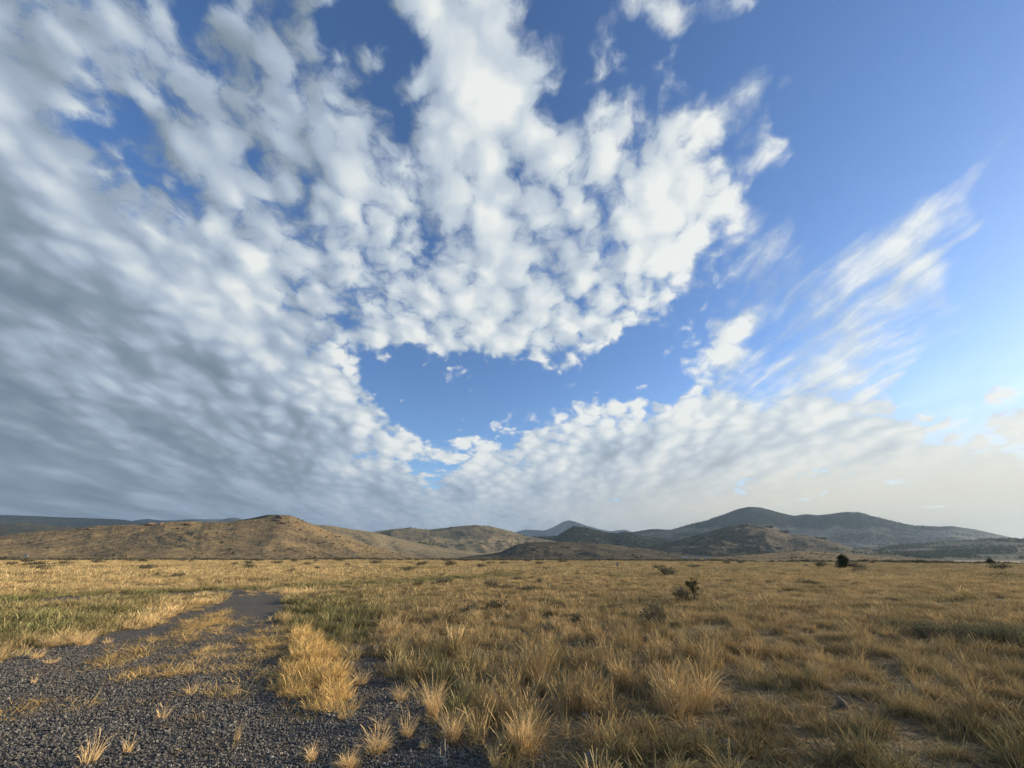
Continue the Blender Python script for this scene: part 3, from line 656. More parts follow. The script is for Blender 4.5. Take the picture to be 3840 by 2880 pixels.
# bright straw grass on the edge of the gravel
def fill(poly, n, seed, sd_fn=None):
    P = np.array(poly); lo, hi = P.min(0) - .3, P.max(0) + .3
    r = np.random.default_rng(seed); x = lo[0] + (hi[0] - lo[0]) * r.random(n); y = lo[1] + (hi[1] - lo[1]) * r.random(n)
    k = inside_m(x, y, poly) > 0
    return x[k], y[k]
straw = [proto('k', blades(110, .12, .08, .27, .0045, .38, 110 + i, .45, heads=.3, seg=4), GS) for i in range(4)]
x, y = fill(STRAW, 1000, 5); r_ = np.random.default_rng(4); n = len(x); s_ = (.6 + .7 * r_.random(n)) * (1 + .5 * fbm(x * 2, y * 2, 3)) * (.55 + .45 * sstep(inside_m(x, y, STRAW), 0, .25))
scatter('straw_grass', np.stack([x, y, ground_h(x, y)], -1), straw, np.clip(r_.normal(.15, .15, n), 0, 1), np.clip(r_.normal(.55, .12, n), 0, 1.1), np.stack([s_, s_, s_], -1))
# thin flattened straw lying over the gravel
mat_p = [proto('k', blades(44, .17, .10, .28, .006, 1.12, 130 + i, .35, seg=3, flat=.15), GS) for i in range(4)]
MATS = [[(200, 1400), (350, 1365), (480, 1325), (560, 1340), (615, 1370), (605, 1500), (500, 1500), (400, 1480), (250, 1440)], [(150, 1462), (200, 1430), (300, 1412), (330, 1400), (300, 1425), (220, 1452), (170, 1470)], [(275, 1472), (300, 1440), (400, 1440), (400, 1462), (300, 1476)],
 [(265, 1400), (340, 1375), (460, 1340), (490, 1350), (440, 1385), (330, 1410), (270, 1412)], [(340, 1460), (380, 1420), (470, 1400), (560, 1380), (615, 1378), (600, 1420), (520, 1450), (430, 1470)],
 [(520, 1380), (560, 1365), (610, 1370), (600, 1400), (540, 1420)], [(440, 1480), (520, 1460), (590, 1450), (590, 1500), (500, 1530), (430, 1510)], [(0, 1545), (30, 1512), (80, 1505), (75, 1530), (20, 1560)],
 [(95, 1530), (140, 1505), (185, 1510), (180, 1530), (130, 1540)], [(390, 1345), (440, 1330), (490, 1322), (480, 1345), (420, 1355)], [(770, 1500), (830, 1470), (900, 1500), (910, 1560), (860, 1540)], [(0, 1660), (100, 1600), (300, 1600), (300, 1660)], [(230, 1500), (400, 1480), (560, 1540), (600, 1640), (400, 1640)]]
DENS = [15, 110, 90, 60, 60, 90, 24, 60, 60, 80, 10, 6, 6]
mx_, my_ = [], []
for i, (pl, dn) in enumerate(zip(MATS, DENS)):
    g = np.array(to_ground(pl)); ar = abs(np.cross(np.roll(g, -1, 0), g).sum()) / 2
    lo, hi = g.min(0), g.max(0); n = int(dn * (hi - lo).prod() * 1.0)
    x, y = fill([tuple(q) for q in g], n, 40 + i); mx_.append(x); my_.append(y)
x, y = np.concatenate(mx_), np.concatenate(my_); k = fbm(x * 2.2, y * 2.2, 4, .6) > .0; x, y = x[k], y[k]; n = len(x)
# the raw straw edges left of the track
gx, gy = sector(9000, 5, 24, .5, seed=77); g_, gold, X, Y = zones(gx, gy); k = (gold > .45); gx, gy = gx[k][:900], gy[k][:900]
x, y = np.concatenate([x, gx]), np.concatenate([y, gy]); n = len(x); r_ = np.random.default_rng(8); s_ = .7 + .6 * r_.random(n)
scatter('straw_litter', np.stack([x, y, ground_h(x, y) + .012], -1), mat_p, np.clip(r_.normal(.1, .15, n), 0, 1), np.clip(r_.normal(.5, .2, n), 0, 1), np.stack([s_, s_, s_ * .8], -1))

# ------------------------------------------------------------------ loose stones of the gravel
def stone(r, size, flat=.6):
    import mathutils
    t_ = (1 + 5 ** .5) / 2
    v = np.array([(-1, t_, 0), (1, t_, 0), (-1, -t_, 0), (1, -t_, 0), (0, -1, t_), (0, 1, t_), (0, -1, -t_), (0, 1, -t_), (t_, 0, -1), (t_, 0, 1), (-t_, 0, -1), (-t_, 0, 1)], float) / 1.9
    f = np.array([(0, 11, 5), (0, 5, 1), (0, 1, 7), (0, 7, 10), (0, 10, 11), (1, 5, 9), (5, 11, 4), (11, 10, 2), (10, 7, 6), (7, 1, 8), (3, 9, 4), (3, 4, 2), (3, 2, 6), (3, 6, 8), (3, 8, 9), (4, 9, 5), (2, 4, 11), (6, 2, 10), (8, 6, 7), (9, 8, 1)])
    v = v * (1 + r.normal(0, .16, (12, 1))) * np.array([1, .6 + .5 * r.random(), flat]) * size
    a = r.random(3) * 6.28; M = np.array(mathutils.Euler((a[0] * .12, a[1] * .12, a[2])).to_matrix())
    return v @ M.T, f
def stone_patch(seed, n=430, w=.34):
    r = np.random.default_rng(seed); V, Fc = [], []; b = 0
    for i in range(n):
        v, f = stone(r, .005 + .0115 * r.random() ** 2.0)
        v = v + np.array([(r.random() * 2 - 1) * w, (r.random() * 2 - 1) * w, .002 + .007 * r.random()]); V.append(v); Fc.append(f + b); b += 12
    return np.concatenate(V), np.concatenate(Fc)
t = NT('basalt_stone'); p = t.pos()
sp = t.n.new('ShaderNodeSeparateColor'); t.l.new(t.voro(p, 30, 'F1', out='Color'), sp.inputs[0])
c = t.mix(sp.outputs[0], (.034, .031, .027), (.155, .139, .112)); c = t.mix(t.step(sp.outputs[1], .93, .97), c, (.30, .27, .22))
c = t.mix(t.step(t.noise(p, .9, 4, .6), .52, .75), c, (.13, .107, .076))
stone_mat = t.surf(t.bsdf(c, .62, t.bump(t.noise(p, 120, 3, .6), .4, .003), spec=.5))
sp_ = [mesh_obj('k', *stone_patch(200 + i), stone_mat, parent=False, smooth=False) for i in range(5)]
gxs = np.arange(-14, 9, .42); gx, gy = np.meshgrid(gxs, np.arange(1.6, 13, .42)); gx = gx.ravel() + rng.normal(0, .08, gx.size); gy = gy.ravel() + rng.normal(0, .08, gy.size)
k = (inside_m(gx, gy, TRACK) > -.22) & (np.hypot(gx, gy) < 12.5) & (np.abs(np.arctan2(gx, gy)) < R(66)); gx, gy = gx[k], gy[k]; n = len(gx)
scatter('gravel', np.stack([gx, gy, ground_h(gx, gy) + .014], -1), sp_, np.zeros(n), np.zeros(n), np.ones((n, 3)) * 1.0, tilt=0)

# ------------------------------------------------------------------ shrubs, trees, rocks, posts: each a thing of its own
def leaves(centres, rads, n, size, seed, up=.3, stretch=(1, 1, 1)):
    """many small leaf faces spread through clumps"""
    r = np.random.default_rng(seed); ce = np.array(centres); ra = np.array(rads, float)
    i = r.choice(len(ce), n, p=ra ** 2 / (ra ** 2).sum())
    d = r.normal(0, 1, (n, 3)); d /= np.linalg.norm(d, axis=1)[:, None]
    P = ce[i] + d * (ra[i] * (.45 + .6 * r.random(n) ** .6))[:, None] * np.array(stretch)
    ax = d * .7 + r.normal(0, .5, (n, 3)) + np.array([0, 0, up]); ax /= np.linalg.norm(ax, axis=1)[:, None]
    sd = np.cross(ax, r.normal(0, 1, (n, 3))); sd /= np.linalg.norm(sd, axis=1)[:, None] + 1e-9
    L = size * (.6 + .9 * r.random(n))[:, None]
    a, b, c_, e = P, P + ax * L * .5 + sd * L * .22, P + ax * L, P + ax * L * .5 - sd * L * .22
    V = np.stack([a, b, c_, e], 1); V[..., 2] = np.maximum(V[..., 2], .005)
    return V.reshape(-1, 3), np.arange(4 * n).reshape(-1, 4)
def limb(pts, r0, r1, k=5):
    """tapered branch through points"""
    pts = np.array(pts, float); n = len(pts); V = []
    for i, p in enumerate(pts):
        d = pts[min(i + 1, n - 1)] - pts[max(i - 1, 0)]; d /= np.linalg.norm(d) + 1e-9
        a = np.cross(d, (.3, .9, .2)); a /= np.linalg.norm(a); b = np.cross(d, a); r_ = r0 + (r1 - r0) * i / (n - 1)
        for j in range(k):
            an = 2 * np.pi * j / k; V.append(p + (a * np.cos(an) + b * np.sin(an)) * r_)
    F_ = [[i * k + j, i * k + (j + 1) % k, (i + 1) * k + (j + 1) % k, (i + 1) * k + j] for i in range(n - 1) for j in range(k)]
    return np.array(V), np.array(F_)
def join(parts):
    V, F_, b = [], [], 0
    for v, f in parts: V.append(v); F_.append(np.asarray(f) + b); b += len(v)
    return np.concatenate(V), np.concatenate(F_)
def crook(p0, p1, r, n=5, j=.12):
    p0, p1 = np.array(p0, float), np.array(p1, float); L = np.linalg.norm(p1 - p0)
    return [p0 + (p1 - p0) * t_ + r.normal(0, j * L * (0 if t_ in (0, 1) else 1), 3) * .5 for t_ in np.linspace(0, 1, n)]
def leaf_mat(name, a, b, trans=.2):
    t = NT(name); p = t.pos(); c = t.mix(t.step(t.noise(p, 9, 3, .7), .35, .65), a, b)
    d_ = t.n.new('ShaderNodeBsdfDiffuse'); tr_ = t.n.new('ShaderNodeBsdfTranslucent'); t.l.new(c, d_.inputs[0]); t.l.new(c, tr_.inputs[0])
    m_ = t.n.new('ShaderNodeMixShader'); m_.inputs[0].default_value = trans; t.l.new(d_.outputs[0], m_.inputs[1]); t.l.new(tr_.outputs[0], m_.inputs[2])
    return t.surf(m_.outputs[0])
L_jun = leaf_mat('juniper_foliage', (.028, .040, .018), (.062, .072, .034), .1)
L_sage = leaf_mat('sagebrush_foliage', (.17, .155, .105), (.10, .092, .062))
L_mid = leaf_mat('grey_brush_foliage', (.085, .083, .055), (.14, .128, .085))
L_dark = leaf_mat('dark_brush_foliage', (.055, .062, .038), (.10, .095, .06))
t = NT('grey_wood'); p = t.pos(); WOOD = t.surf(t.bsdf(t.mix(t.noise(p, 40, 4, .6), (.07, .052, .04), (.17, .14, .11)), .9))
def empty(name, loc, rz=0.0, s=1.0):
    o = bpy.data.objects.new(name, None); o.location = loc; o.rotation_euler = (0, 0, rz); o.scale = (s, s, s) if not isinstance(s, tuple) else s
    o.empty_display_size = .2; C.objects.link(o); return o
def copy_tree(o, loc, rz, s):
    c = o.copy(); C.objects.link(c); c.location = loc; c.rotation_euler = (0, 0, rz); c.scale = s if isinstance(s, tuple) else (s, s, s)
    for ch in o.children:
        d = ch.copy(); C.objects.link(d); d.parent = c
    return c
def gpt(x, y, sink=0.0):
    g = ground(x, y); 
    for _ in range(4): g = ground(x, y, float(ground_h(np.array(g.x), np.array(g.y))))
    return Vector((g.x, g.y, g.z - sink))
def span(loc, px):
    """metres covered by px picture units at that place"""
    w = (loc - EYE).dot(_f); return px * 1024 / 2212 * w / F_PX

# sagebrush: woody stems under a broken dome of small grey leaves
def make_sage(seed, lm, flat=.62, n=900, leaf=.085, stems=14):
    r = np.random.default_rng(seed); root = empty('sagebrush', (0, 0, 0))
    ce, ra, br = [], [], []
    for i in range(stems):
        a = r.random() * 6.28; q = .12 + .34 * r.random() ** .7; h = flat * (.55 + .45 * r.random()) * (1 - .5 * q)
        tip = (q * np.cos(a), q * np.sin(a), h)
        br.append(limb(crook((0.03 * np.cos(a), .03 * np.sin(a), -.02), tip, r), .014, .003)); ce.append(tip); ra.append(.10 + .08 * r.random())
        for _ in range(2):
            t2 = np.array(tip) * (.5 + .3 * r.random()) + r.normal(0, .09, 3); t2[2] = abs(t2[2]); ce.append(t2); ra.append(.07 + .06 * r.random())
    mesh_obj('stems', *join(br), WOOD, root); mesh_obj('foliage', *leaves(ce, ra, n, leaf, seed, up=.9), lm, root, smooth=False)
    return root
def make_juniper(seed, w=.5, h=1.0, n=2600, leaf=.07, side=0):
    r = np.random.default_rng(seed); root = empty('juniper_tree', (0, 0, 0)); ce, ra, br = [], [], []
    br.append(limb(crook((0, 0, -.05), (.03, 0, h * .9), r, 7, .03), .035, .006))
    for i in range(26):
        z = h * (.08 + .86 * (i / 25)); q = w * (1 - z / h) ** .65 * (.55 + .5 * r.random()); a = i * 2.4 + r.random()
        tip = (q * np.cos(a) + side * (1 - z / h), q * np.sin(a), z + .06 + .08 * r.random())
        br.append(limb(crook((0, 0, z * .75), tip, r), .012, .003))
        for t_ in (.45, .75, 1.0): ce.append((tip[0] * t_, tip[1] * t_, z * (.9 + .1 * t_) + .03)); ra.append((.075 + .05 * r.random()) * (1.3 - .5 * t_))
        ce.append((tip[0], tip[1], tip[2] + .05)); ra.append(.05)
    mesh_obj('trunk', *join(br), WOOD, root); mesh_obj('crown', *leaves(ce, ra, n, leaf, seed, up=.8), L_jun, root, smooth=False)
    return root
def place(root, x, y, wpx, hpx=None, base_w=1.0, base_h=.66, rz=0.0, sink=.02, first=False):
    loc = gpt(x, y, sink); s = span(loc, wpx) / base_w; sz = s if hpx is None else span(loc, hpx) / base_h
    if first: root.location = loc; root.scale = (s, s, sz); root.rotation_euler = (0, 0, rz); return root
    return copy_tree(root, loc, rz, (s, s, sz))
# the stocky juniper standing alone in the field, right
j1 = make_juniper(3, .55, .95, 4200, .06, side=.12)
place(j1, 1826, 1229, 37, 27, .95, 1.0, first=True); tag(j1, 'stocky dark green juniper standing alone in the golden grass, largest in the field', 'tree')
jf = make_juniper(9, .6, .6, 1500, .08)
place(jf, 1882, 1209.5, 17, 9, 1.25, .68, first=True); tag(jf, 'small dark juniper on the far edge of the field behind the large juniper', 'tree')
o = place(jf, 2141, 1218.5, 25, 10, 1.25, .68, 2.0); tag(o, 'low wide dark juniper at the far right edge of the field', 'tree')
o = place(jf, 1376, 1211, 20, 8, 1.25, .68, 1.0); tag(o, 'low dark juniper at the far edge of the field below the long low hill', 'tree')
for (x, y, w, h, l) in ((64, 1205.5, 14, 12, 'round dark juniper at the foot of the left hill beside the white panel'), (40, 1206, 14, 9, 'low dark juniper directly behind the white panel at far left')):
    o = place(jf, x, y, w, h, 1.25, .68, x); tag(o, l, 'tree')

# the pair of bushes in the middle of the field
r = np.random.default_rng(21); sap = empty('juniper_sapling', (0, 0, 0)); br, ce, ra = [], [], []
br.append(limb([(0, 0, -.03), (.01, 0, .2), (-.02, .01, .42), (.02, 0, .66)], .022, .006))
for k_ in range(34):
    z = .30 + .38 * r.random(); a = r.random() * 6.28; q = .05 + .10 * r.random() * (1.2 - abs(z - .5)); ce.append((q * np.cos(a) - .01, q * np.sin(a), z)); ra.append(.035 + .02 * r.random())
    br.append(limb(crook((0, 0, z * .85), ce[-1], r, 4), .006, .002))
mesh_obj('trunk', *join(br), WOOD, sap); mesh_obj('crown', *leaves(ce, ra, 900, .035, 5, up=1.0), L_jun, sap, smooth=False)
dead = [limb([(.01, 0, .22), (.1, .02, .25), (.17, 0, .24), (.2, .01, .36), (.27, 0, .42)], .012, .003), limb([(.17, 0, .24), (.22, -.03, .18), (.25, -.02, .12)], .007, .002), limb([(.1, 0, .25), (.14, .03, .34)], .006, .002), limb([(.2, .01, .36), (.17, 0, .42)], .005, .002), limb([(.0, 0, .03), (.2, -.02, .06), (.38, .02, .03)], .010, .003)]
mesh_obj('dead_branch', *join(dead), WOOD, sap)
place(sap, 1502, 1303, 66, 49, .8, .72, first=True); tag(sap, 'upright juniper sapling with a bare dead branch on its right', 'shrub')
sg = make_sage(31, L_mid, .62, 1700, .045, 18)
place(sg, 1472, 1302, 44, 32, 1.0, .66, first=True); tag(sg, 'grey leafy sagebrush touching the left side of the upright juniper sapling', 'shrub')
o = place(sg, 1497, 1302, 30, 13, 1.0, .66, 2.2); tag(o, 'low tangled sagebrush at the foot of the upright juniper sapling', 'shrub')
# the wiry half dead bush nearer
r = np.random.default_rng(22); db = empty('dead_sagebrush', (0, 0, 0)); br = []
for k_ in range(70):
    a = r.random() * 6.28; q = .15 + .35 * r.random(); tip = (q * np.cos(a), q * np.sin(a) * .7, .62 * r.random() ** .6 * (1.1 - q)); br.append(limb(crook((.02 * np.cos(a), .02 * np.sin(a), 0), tip, r, 5, .2), .007, .0022, 4))
mesh_obj('branches', *join(br), WOOD, db); mesh_obj('foliage', *leaves([(0, 0, .3), (.2, 0, .25), (-.2, 0, .2), (.1, .1, .4)], [.26, .2, .18, .16], 650, .055, 6, up=.9), L_sage, db, smooth=False)
place(db, 1414, 1352, 74, 50, 1.0, .62, first=True); tag(db, 'wiry brown half dead sagebrush in front of the juniper sapling', 'shrub')
L_edge = leaf_mat('edge_brush_foliage', (.10, .105, .062), (.17, .16, .10))
# two broad dark bushes at the right edge
sd1 = make_sage(41, L_edge, .5, 7000, .022, 34)
for x, y, w, h, l in ((2040, 1388, 120, 48, 'broad grey-green sagebrush at the right edge, left one of the two'), (2165, 1396, 130, 52, 'broad dark sagebrush cut by the right edge of the view'), (1960, 1358, 46, 18, 'small dark sagebrush left of and behind the two broad bushes at the right edge')):
    if x == 2040: o = place(sd1, x, y, w, h, 1.0, .55, first=True)
    else: o = place(sd1, x, y, w, h, 1.0, .55, x * 1.0)
    tag(o, l, 'shrub', 'sagebrush at the right edge')

# sagebrush that stands out in the field: x, y of foot, width, height
sA = make_sage(51, L_sage, .6, 420, .10, 10); sB = make_sage(52, L_sage, .5, 420, .10, 12); sC = make_sage(53, L_mid, .55, 420, .10, 10)
SAGE = [
 (965, 1343, 40, 22, 'twiggy sagebrush mound left of centre in the near field', 'C'), (1018, 1325, 36, 20, 'low sagebrush just left of centre, behind a nearer mound', 'A'), (1075, 1322, 46, 24, 'dark twiggy sagebrush at centre of the near field', 'C'),
 (1245, 1348, 34, 20, 'dark low sagebrush right of centre, left of the wiry dead bush', 'C'), (1330, 1320, 40, 16, 'flat sagebrush left of and behind the wiry dead bush', 'B'),
 (1166, 1262, 16, 12, 'small upright dark sagebrush in the middle of the field', 'C'), (1062, 1272, 36, 17, 'round sagebrush beyond the green strip at centre', 'A'), (1100, 1276, 30, 14, 'grey sagebrush right of the round one at centre', 'B'),
 (1140, 1280, 40, 14, 'flat grey sagebrush at centre of the middle field', 'A'), (955, 1263, 40, 14, 'grey sagebrush patch just past the green strip left of centre', 'B'), (905, 1268, 22, 14, 'small bristly sagebrush right of the green strip', 'C'),
 (1745, 1264, 38, 11, 'long low dark sagebrush in the right middle field', 'C'), (1856, 1235, 36, 8, 'low grey sagebrush right of the large juniper', 'A'), (1660, 1262, 14, 8, 'small sagebrush left of the long low one', 'A'),
 (628, 1239, 16, 10, 'dark round sagebrush in the left middle field', 'C'), (819, 1240, 11, 7, 'small dark sagebrush left of centre, one of two close together', 'C'), (805, 1240, 9, 6, 'smaller partner of the dark sagebrush left of centre', 'C'),
 (878, 1237, 18, 9, 'grey sagebrush mound left of centre near the far edge', 'A'), (686, 1231, 18, 7, 'wide grey sagebrush mound in the left far field', 'A'), (382, 1249, 28, 11, 'loose grey sagebrush at left in the golden grass', 'A'), (335, 1248, 18, 10, 'small grey sagebrush left of the loose one', 'A'),
 (83, 1243, 16, 9, 'dark sagebrush at far left in the golden grass', 'C'), (22, 1222, 26, 8, 'dark wide sagebrush at the far left edge of the field', 'C'), (60, 1222, 18, 7, 'grey sagebrush beside the dark one at far left', 'A'), (87, 1222, 28, 9, 'large dark sagebrush on the far left field edge', 'C'), (140, 1221, 26, 9, 'large grey sagebrush left of the leaning post', 'A'), (115, 1222, 14, 6, 'small sagebrush between two large ones at far left', 'B'),
 (1292, 1243, 14, 6, 'small dark mound right of centre in the far field', 'C'), (1248, 1243, 12, 6, 'low grey mound at right of centre in the far field', 'A'), (1418, 1236, 22, 6, 'reddish low mound beyond the sapling', 'B'), (1585, 1236, 11, 5, 'single small mound in the right far field', 'C'),
 (1425, 1228, 34, 6, 'grey scrub patch beyond the sapling near the field edge', 'A'), (1500, 1226, 40, 6, 'long grey scrub patch near the field edge', 'B'), (1180, 1231, 22, 6, 'green-grey low sagebrush near the field edge at centre', 'C'), (1120, 1255, 26, 9, 'bristly low sagebrush at centre beyond the green strip', 'B'), (1920, 1300, 30, 10, 'low dark sagebrush in the right field', 'B'), (1700, 1335, 26, 12, 'dark tuft of sagebrush in the right near field', 'B'), (1580, 1395, 34, 16, 'dark sagebrush in the near grass right of centre', 'B'),
 (1250, 1410, 40, 20, 'dark sagebrush in tall grass near the centre', 'C'), (1180, 1372, 44, 22, 'twiggy sagebrush hump in tall grass near the centre', 'A'), (1420, 1430, 36, 16, 'low dark brush in tall grass right of centre', 'C'), (700, 1305, 26, 16, 'dark green leafy brush at the top right edge of the gravel', 'C')]
firsts = {'A': (sA, []), 'B': (sB, []), 'C': (sC, [])}
for i, (x, y, w, h, l, kd) in enumerate(SAGE):
    src, used = firsts[kd]; o = place(src, x, y, w, h, 1.0, .58, i * 1.7, first=not used); used.append(1)
    tag(o, l, 'shrub', 'sagebrush scattered through the field')
# the rest of the field and its far edge
r = np.random.default_rng(61)
for i in range(118):
    az = (r.random() * 2 - 1) * R(50); rg = 42 + 185 * r.random() ** .75
    if i > 70: rg = 200 + 34 * r.random()
    x, y = rg * math.sin(az), rg * math.cos(az); s = (.55 + .9 * r.random()) * (1 + rg / 260); src = (sA, sB, sC)[i % 3]
    o = copy_tree(src, Vector((x, y, float(ground_h(np.array(x), np.array(y))) - .03)), r.random() * 6, (s * 1.4, s * 1.4, s * .9))
    side = 'far left' if az < -.5 else 'left' if az < -.17 else 'centre' if az < .17 else 'right' if az < .5 else 'far right'
    zone_ = 'in the nearer half of' if rg < 120 else 'in the farther half of' if i <= 70 else 'on the far rim of'
    tone_ = ('pale grey', 'flat grey', 'brownish')[i % 3]
    tag(o, '%s sagebrush mound %s the field, %s' % (tone_, zone_, side), 'shrub', '%s sagebrush %s the field, %s' % (tone_, zone_, side))

# scrub belt beyond the field edge, too thick to count
sb = [mesh_obj('k', *leaves([(0, 0, .25), (.35, 0, .2), (-.3, .1, .2), (0, .3, .2)], [.3, .22, .22, .2], 90, .22, 300 + i, up=.6), L_sage, parent=False, smooth=False) for i in range(3)]
n = 5200; x, y = sector(n, 232, 430, .5, seed=12); r_ = np.random.default_rng(3); k = fbm(x * .03, y * .03, 3) > -.15 ; x, y = x[k], y[k]; n = len(x); s_ = 1.0 + 1.6 * r_.random(n)
scatter('sagebrush_belt', np.stack([x, y, ground_h(x, y) - .05], -1), sb, np.zeros(n), np.zeros(n), np.stack([s_ * 1.5, s_ * 1.5, s_ * .8], -1))

# ------------------------------------------------------------------ junipers and scrub on the hills
hill_list = HILLS['hill']
def drop_on(h, az, v):
    A, V, vs = h; j = int(np.clip(np.searchsorted(A, az), 0, len(A) - 1)); i = int(np.clip(np.searchsorted(V, v), 0, len(V) - 1)); return Vector(vs[i, j])
def hit(h, x, y):
    """where the ray through (x, y) first meets that hill"""
    A, V, vs = h; d = ray(x, y); az = math.atan2(d.x, d.y); tn = d.z / math.hypot(d.x, d.y)
    j = int(np.clip(np.searchsorted(A, az), 0, len(A) - 1)); c_ = vs[:, j]; rg = np.hypot(c_[:, 0], c_[:, 1]); an = (c_[:, 2] - EYE.z) / rg
    k_ = np.where(an >= tn)[0]; i = k_[0] if len(k_) else int(an.argmax()); return Vector(c_[i])
H_left, H_low, H_mid2, H_near, H_far, H_front = hill_list[-1], hill_list[5], hill_list[4], hill_list[7], hill_list[0], hill_list[3]
jh = empty('hill_juniper', (0, 0, 0)); rj = np.random.default_rng(5)
mesh_obj('trunk', *limb([(0, 0, -.3), (.02, 0, .3), (0, 0, .7)], .06, .02), WOOD, jh)
mesh_obj('crown', *leaves([(0, 0, .3), (.15, 0, .3), (-.15, 0, .25), (0, .1, .5), (0, 0, .7), (0, 0, .85)], [.34, .25, .25, .24, .18, .1], 260, .14, 5, up=.7), L_jun, jh, smooth=False)
used_j = []
def jun(h, x, y, px, label, grp, sink=.2):
    loc = hit(h, x, y); s = span(loc, px); loc = loc - Vector((0, 0, sink * s * .3))
    if not used_j: o = jh; o.location = loc; o.scale = (s, s, s)
    else: o = copy_tree(jh, loc, x, (s, s, s * (.8 + .4 * ((x * 7) % 1))))
    used_j.append(1); return tag(o, label, 'tree', grp)
LJ = [(660, 1166, 6), (687, 1174, 6), (705, 1161, 5), (593, 1190, 5), (622, 1187, 5), (679, 1205, 8), (380, 1172, 5), (410, 1188, 6), (421, 1203, 5), (478, 1173, 8), (495, 1188, 8), (502, 1196, 8), (436, 1197, 4), (445, 1200, 4), (244, 1201, 7), (262, 1202, 6), (270, 1202, 6),
 (378, 1178, 4), (576, 1203, 5), (570, 1203, 4), (700, 1172, 4), (720, 1174, 4), (740, 1178, 4), (755, 1172, 4), (768, 1182, 4), (789, 1186, 4), (800, 1188, 4), (812, 1196, 4), (832, 1196, 4), (847, 1194, 4), (862, 1197, 4), (789, 1202, 4), (725, 1160, 5), (733, 1160, 5), (692, 1146, 4), (645, 1121, 4), (653, 1124, 4), (628, 1134, 3), (770, 1178, 3), (780, 1180, 3), (640, 1170, 3), (649, 1198, 3), (652, 1195, 3)]
for i, (x, y, w) in enumerate(LJ):
    jun(H_left, x, y + 1, w, {5: 'dark juniper at the foot of the left hill, widest of those on its right half', 9: 'dark juniper halfway up the left hill', 0: 'dark juniper high on the right shoulder of the left hill'}.get(i, 'small dark juniper ' + ('on the long left slope' if x < 560 else 'high on the right shoulder' if y < 1150 else 'on the middle of the right slope' if y < 1186 else 'near the foot of the right slope') + ' of the tan hill at left'), 'junipers on the left hill')
LL = [(1145, 1173, 4), (1211, 1171, 4), (1235, 1176, 4), (1253, 1175, 4), (1267, 1175, 4), (1290, 1174, 4), (1331, 1177, 5), (1358, 1182, 4), (1368, 1182, 4), (1130, 1190, 3), (1150, 1190, 4), (1178, 1192, 5), (1183, 1190, 4), (1210, 1197, 4), (1247, 1201, 4), (1273, 1198, 4), (1315, 1195, 5), (1321, 1202, 5), (1284, 1206, 5), (1210, 1207, 5), (1104, 1199, 4), (1092, 1207, 5), (1367, 1200, 6), (1378, 1207, 4), (1384, 1204, 6), (1430, 1195, 4), (1444, 1196, 4), (1105, 1207, 4), (1123, 1198, 3), (1147, 1199, 3), (1285, 1180, 3), (1410, 1188, 3), (1425, 1197, 3)]
for x, y, w in LL: jun(H_low, x, y + 1, w, 'small dark juniper ' + ('along the crest' if y < 1186 else 'on the lower slope') + ' of the long low hill, ' + ('left end' if x < 1200 else 'middle' if x < 1340 else 'right end'), 'junipers on the low hill')
LM = [(1475, 1200, 7), (1482, 1206, 8), (1490, 1195, 5), (1484, 1194, 5), (1502, 1196, 4), (1514, 1197, 4), (1525, 1195, 5), (1552, 1204, 4), (1560, 1207, 4), (1570, 1207, 4), (1606, 1181, 4), (1640, 1192, 4)]
for x, y, w in LM: jun(H_front, x, y, w, 'small dark juniper at the foot of the shaded hill right of centre', 'junipers below the shaded hill')
for x, y, w in ((1697, 1191, 4), (1715, 1190, 4), (1708, 1207, 5), (1734, 1206, 4), (1862, 1205, 4), (1600, 1205, 4), (1785, 1194, 4), (1901, 1206, 3), (1925, 1208, 3)): jun(H_near, x, y, w, 'small dark juniper on the low tan rise right of centre', 'junipers on the low rise')
# thick woodland on the far slopes, and brush on the near ones: nobody could count it
tp = [mesh_obj('k', *leaves([(0, 0, .3), (0, 0, .6), (.1, 0, .4)], [.34, .22, .25], 22, .4, 400 + i, up=.6), L_jun, parent=False, smooth=False) for i in range(3)]
def wood(name, h, n, smin, smax, vlo, vhi, seed, thr=-.05, sc=.004, protos=tp):
    A, V, vs = h; r_ = np.random.default_rng(seed); u = r_.random(n) * (len(A) - 1.01); v = vlo + (vhi - vlo) * r_.random(n); iv = np.interp(v, V, np.arange(len(V)))
    i0, j0 = iv.astype(int), u.astype(int); i0 = np.minimum(i0, len(V) - 2); fi, fj = (iv - i0)[:, None], (u - j0)[:, None]
    P = vs[i0, j0] * (1 - fi) * (1 - fj) + vs[i0 + 1, j0] * fi * (1 - fj) + vs[i0, j0 + 1] * (1 - fi) * fj + vs[i0 + 1, j0 + 1] * fi * fj
    k_ = (fbm(P[:, 0] * sc, P[:, 1] * sc, 3) + r_.normal(0, .08, n) > thr) & (P[:, 2] > 1); P = P[k_]; m_ = len(P); s_ = smin + (smax - smin) * r_.random(m_)
    return P, s_
def put_wood(name, lst, protos, flat=1.0):
    P = np.concatenate([a for a, b in lst]); s_ = np.concatenate([b for a, b in lst]); n = len(P); P[:, 2] -= .1
    return scatter(name, P, protos, np.zeros(n), np.zeros(n), np.stack([s_, s_, s_ * flat], -1), tilt=.05)
mt = HILLS['mountain']
put_wood('hill_woodland', [wood('a', hill_list[1], 9000, 5, 9, -.9, .1, 1, -.25), wood('b', hill_list[0], 2600, 4, 7, -.9, .1, 2, .12), wood('c', mt[4], 15000, 8, 14, -.75, .05, 3, -.02, .0012), wood('d', hill_list[2], 6000, 5, 9, -.9, .1, 4, -.1), wood('e', hill_list[3], 1500, 3, 6, -.5, .05, 5, .05)], tp)
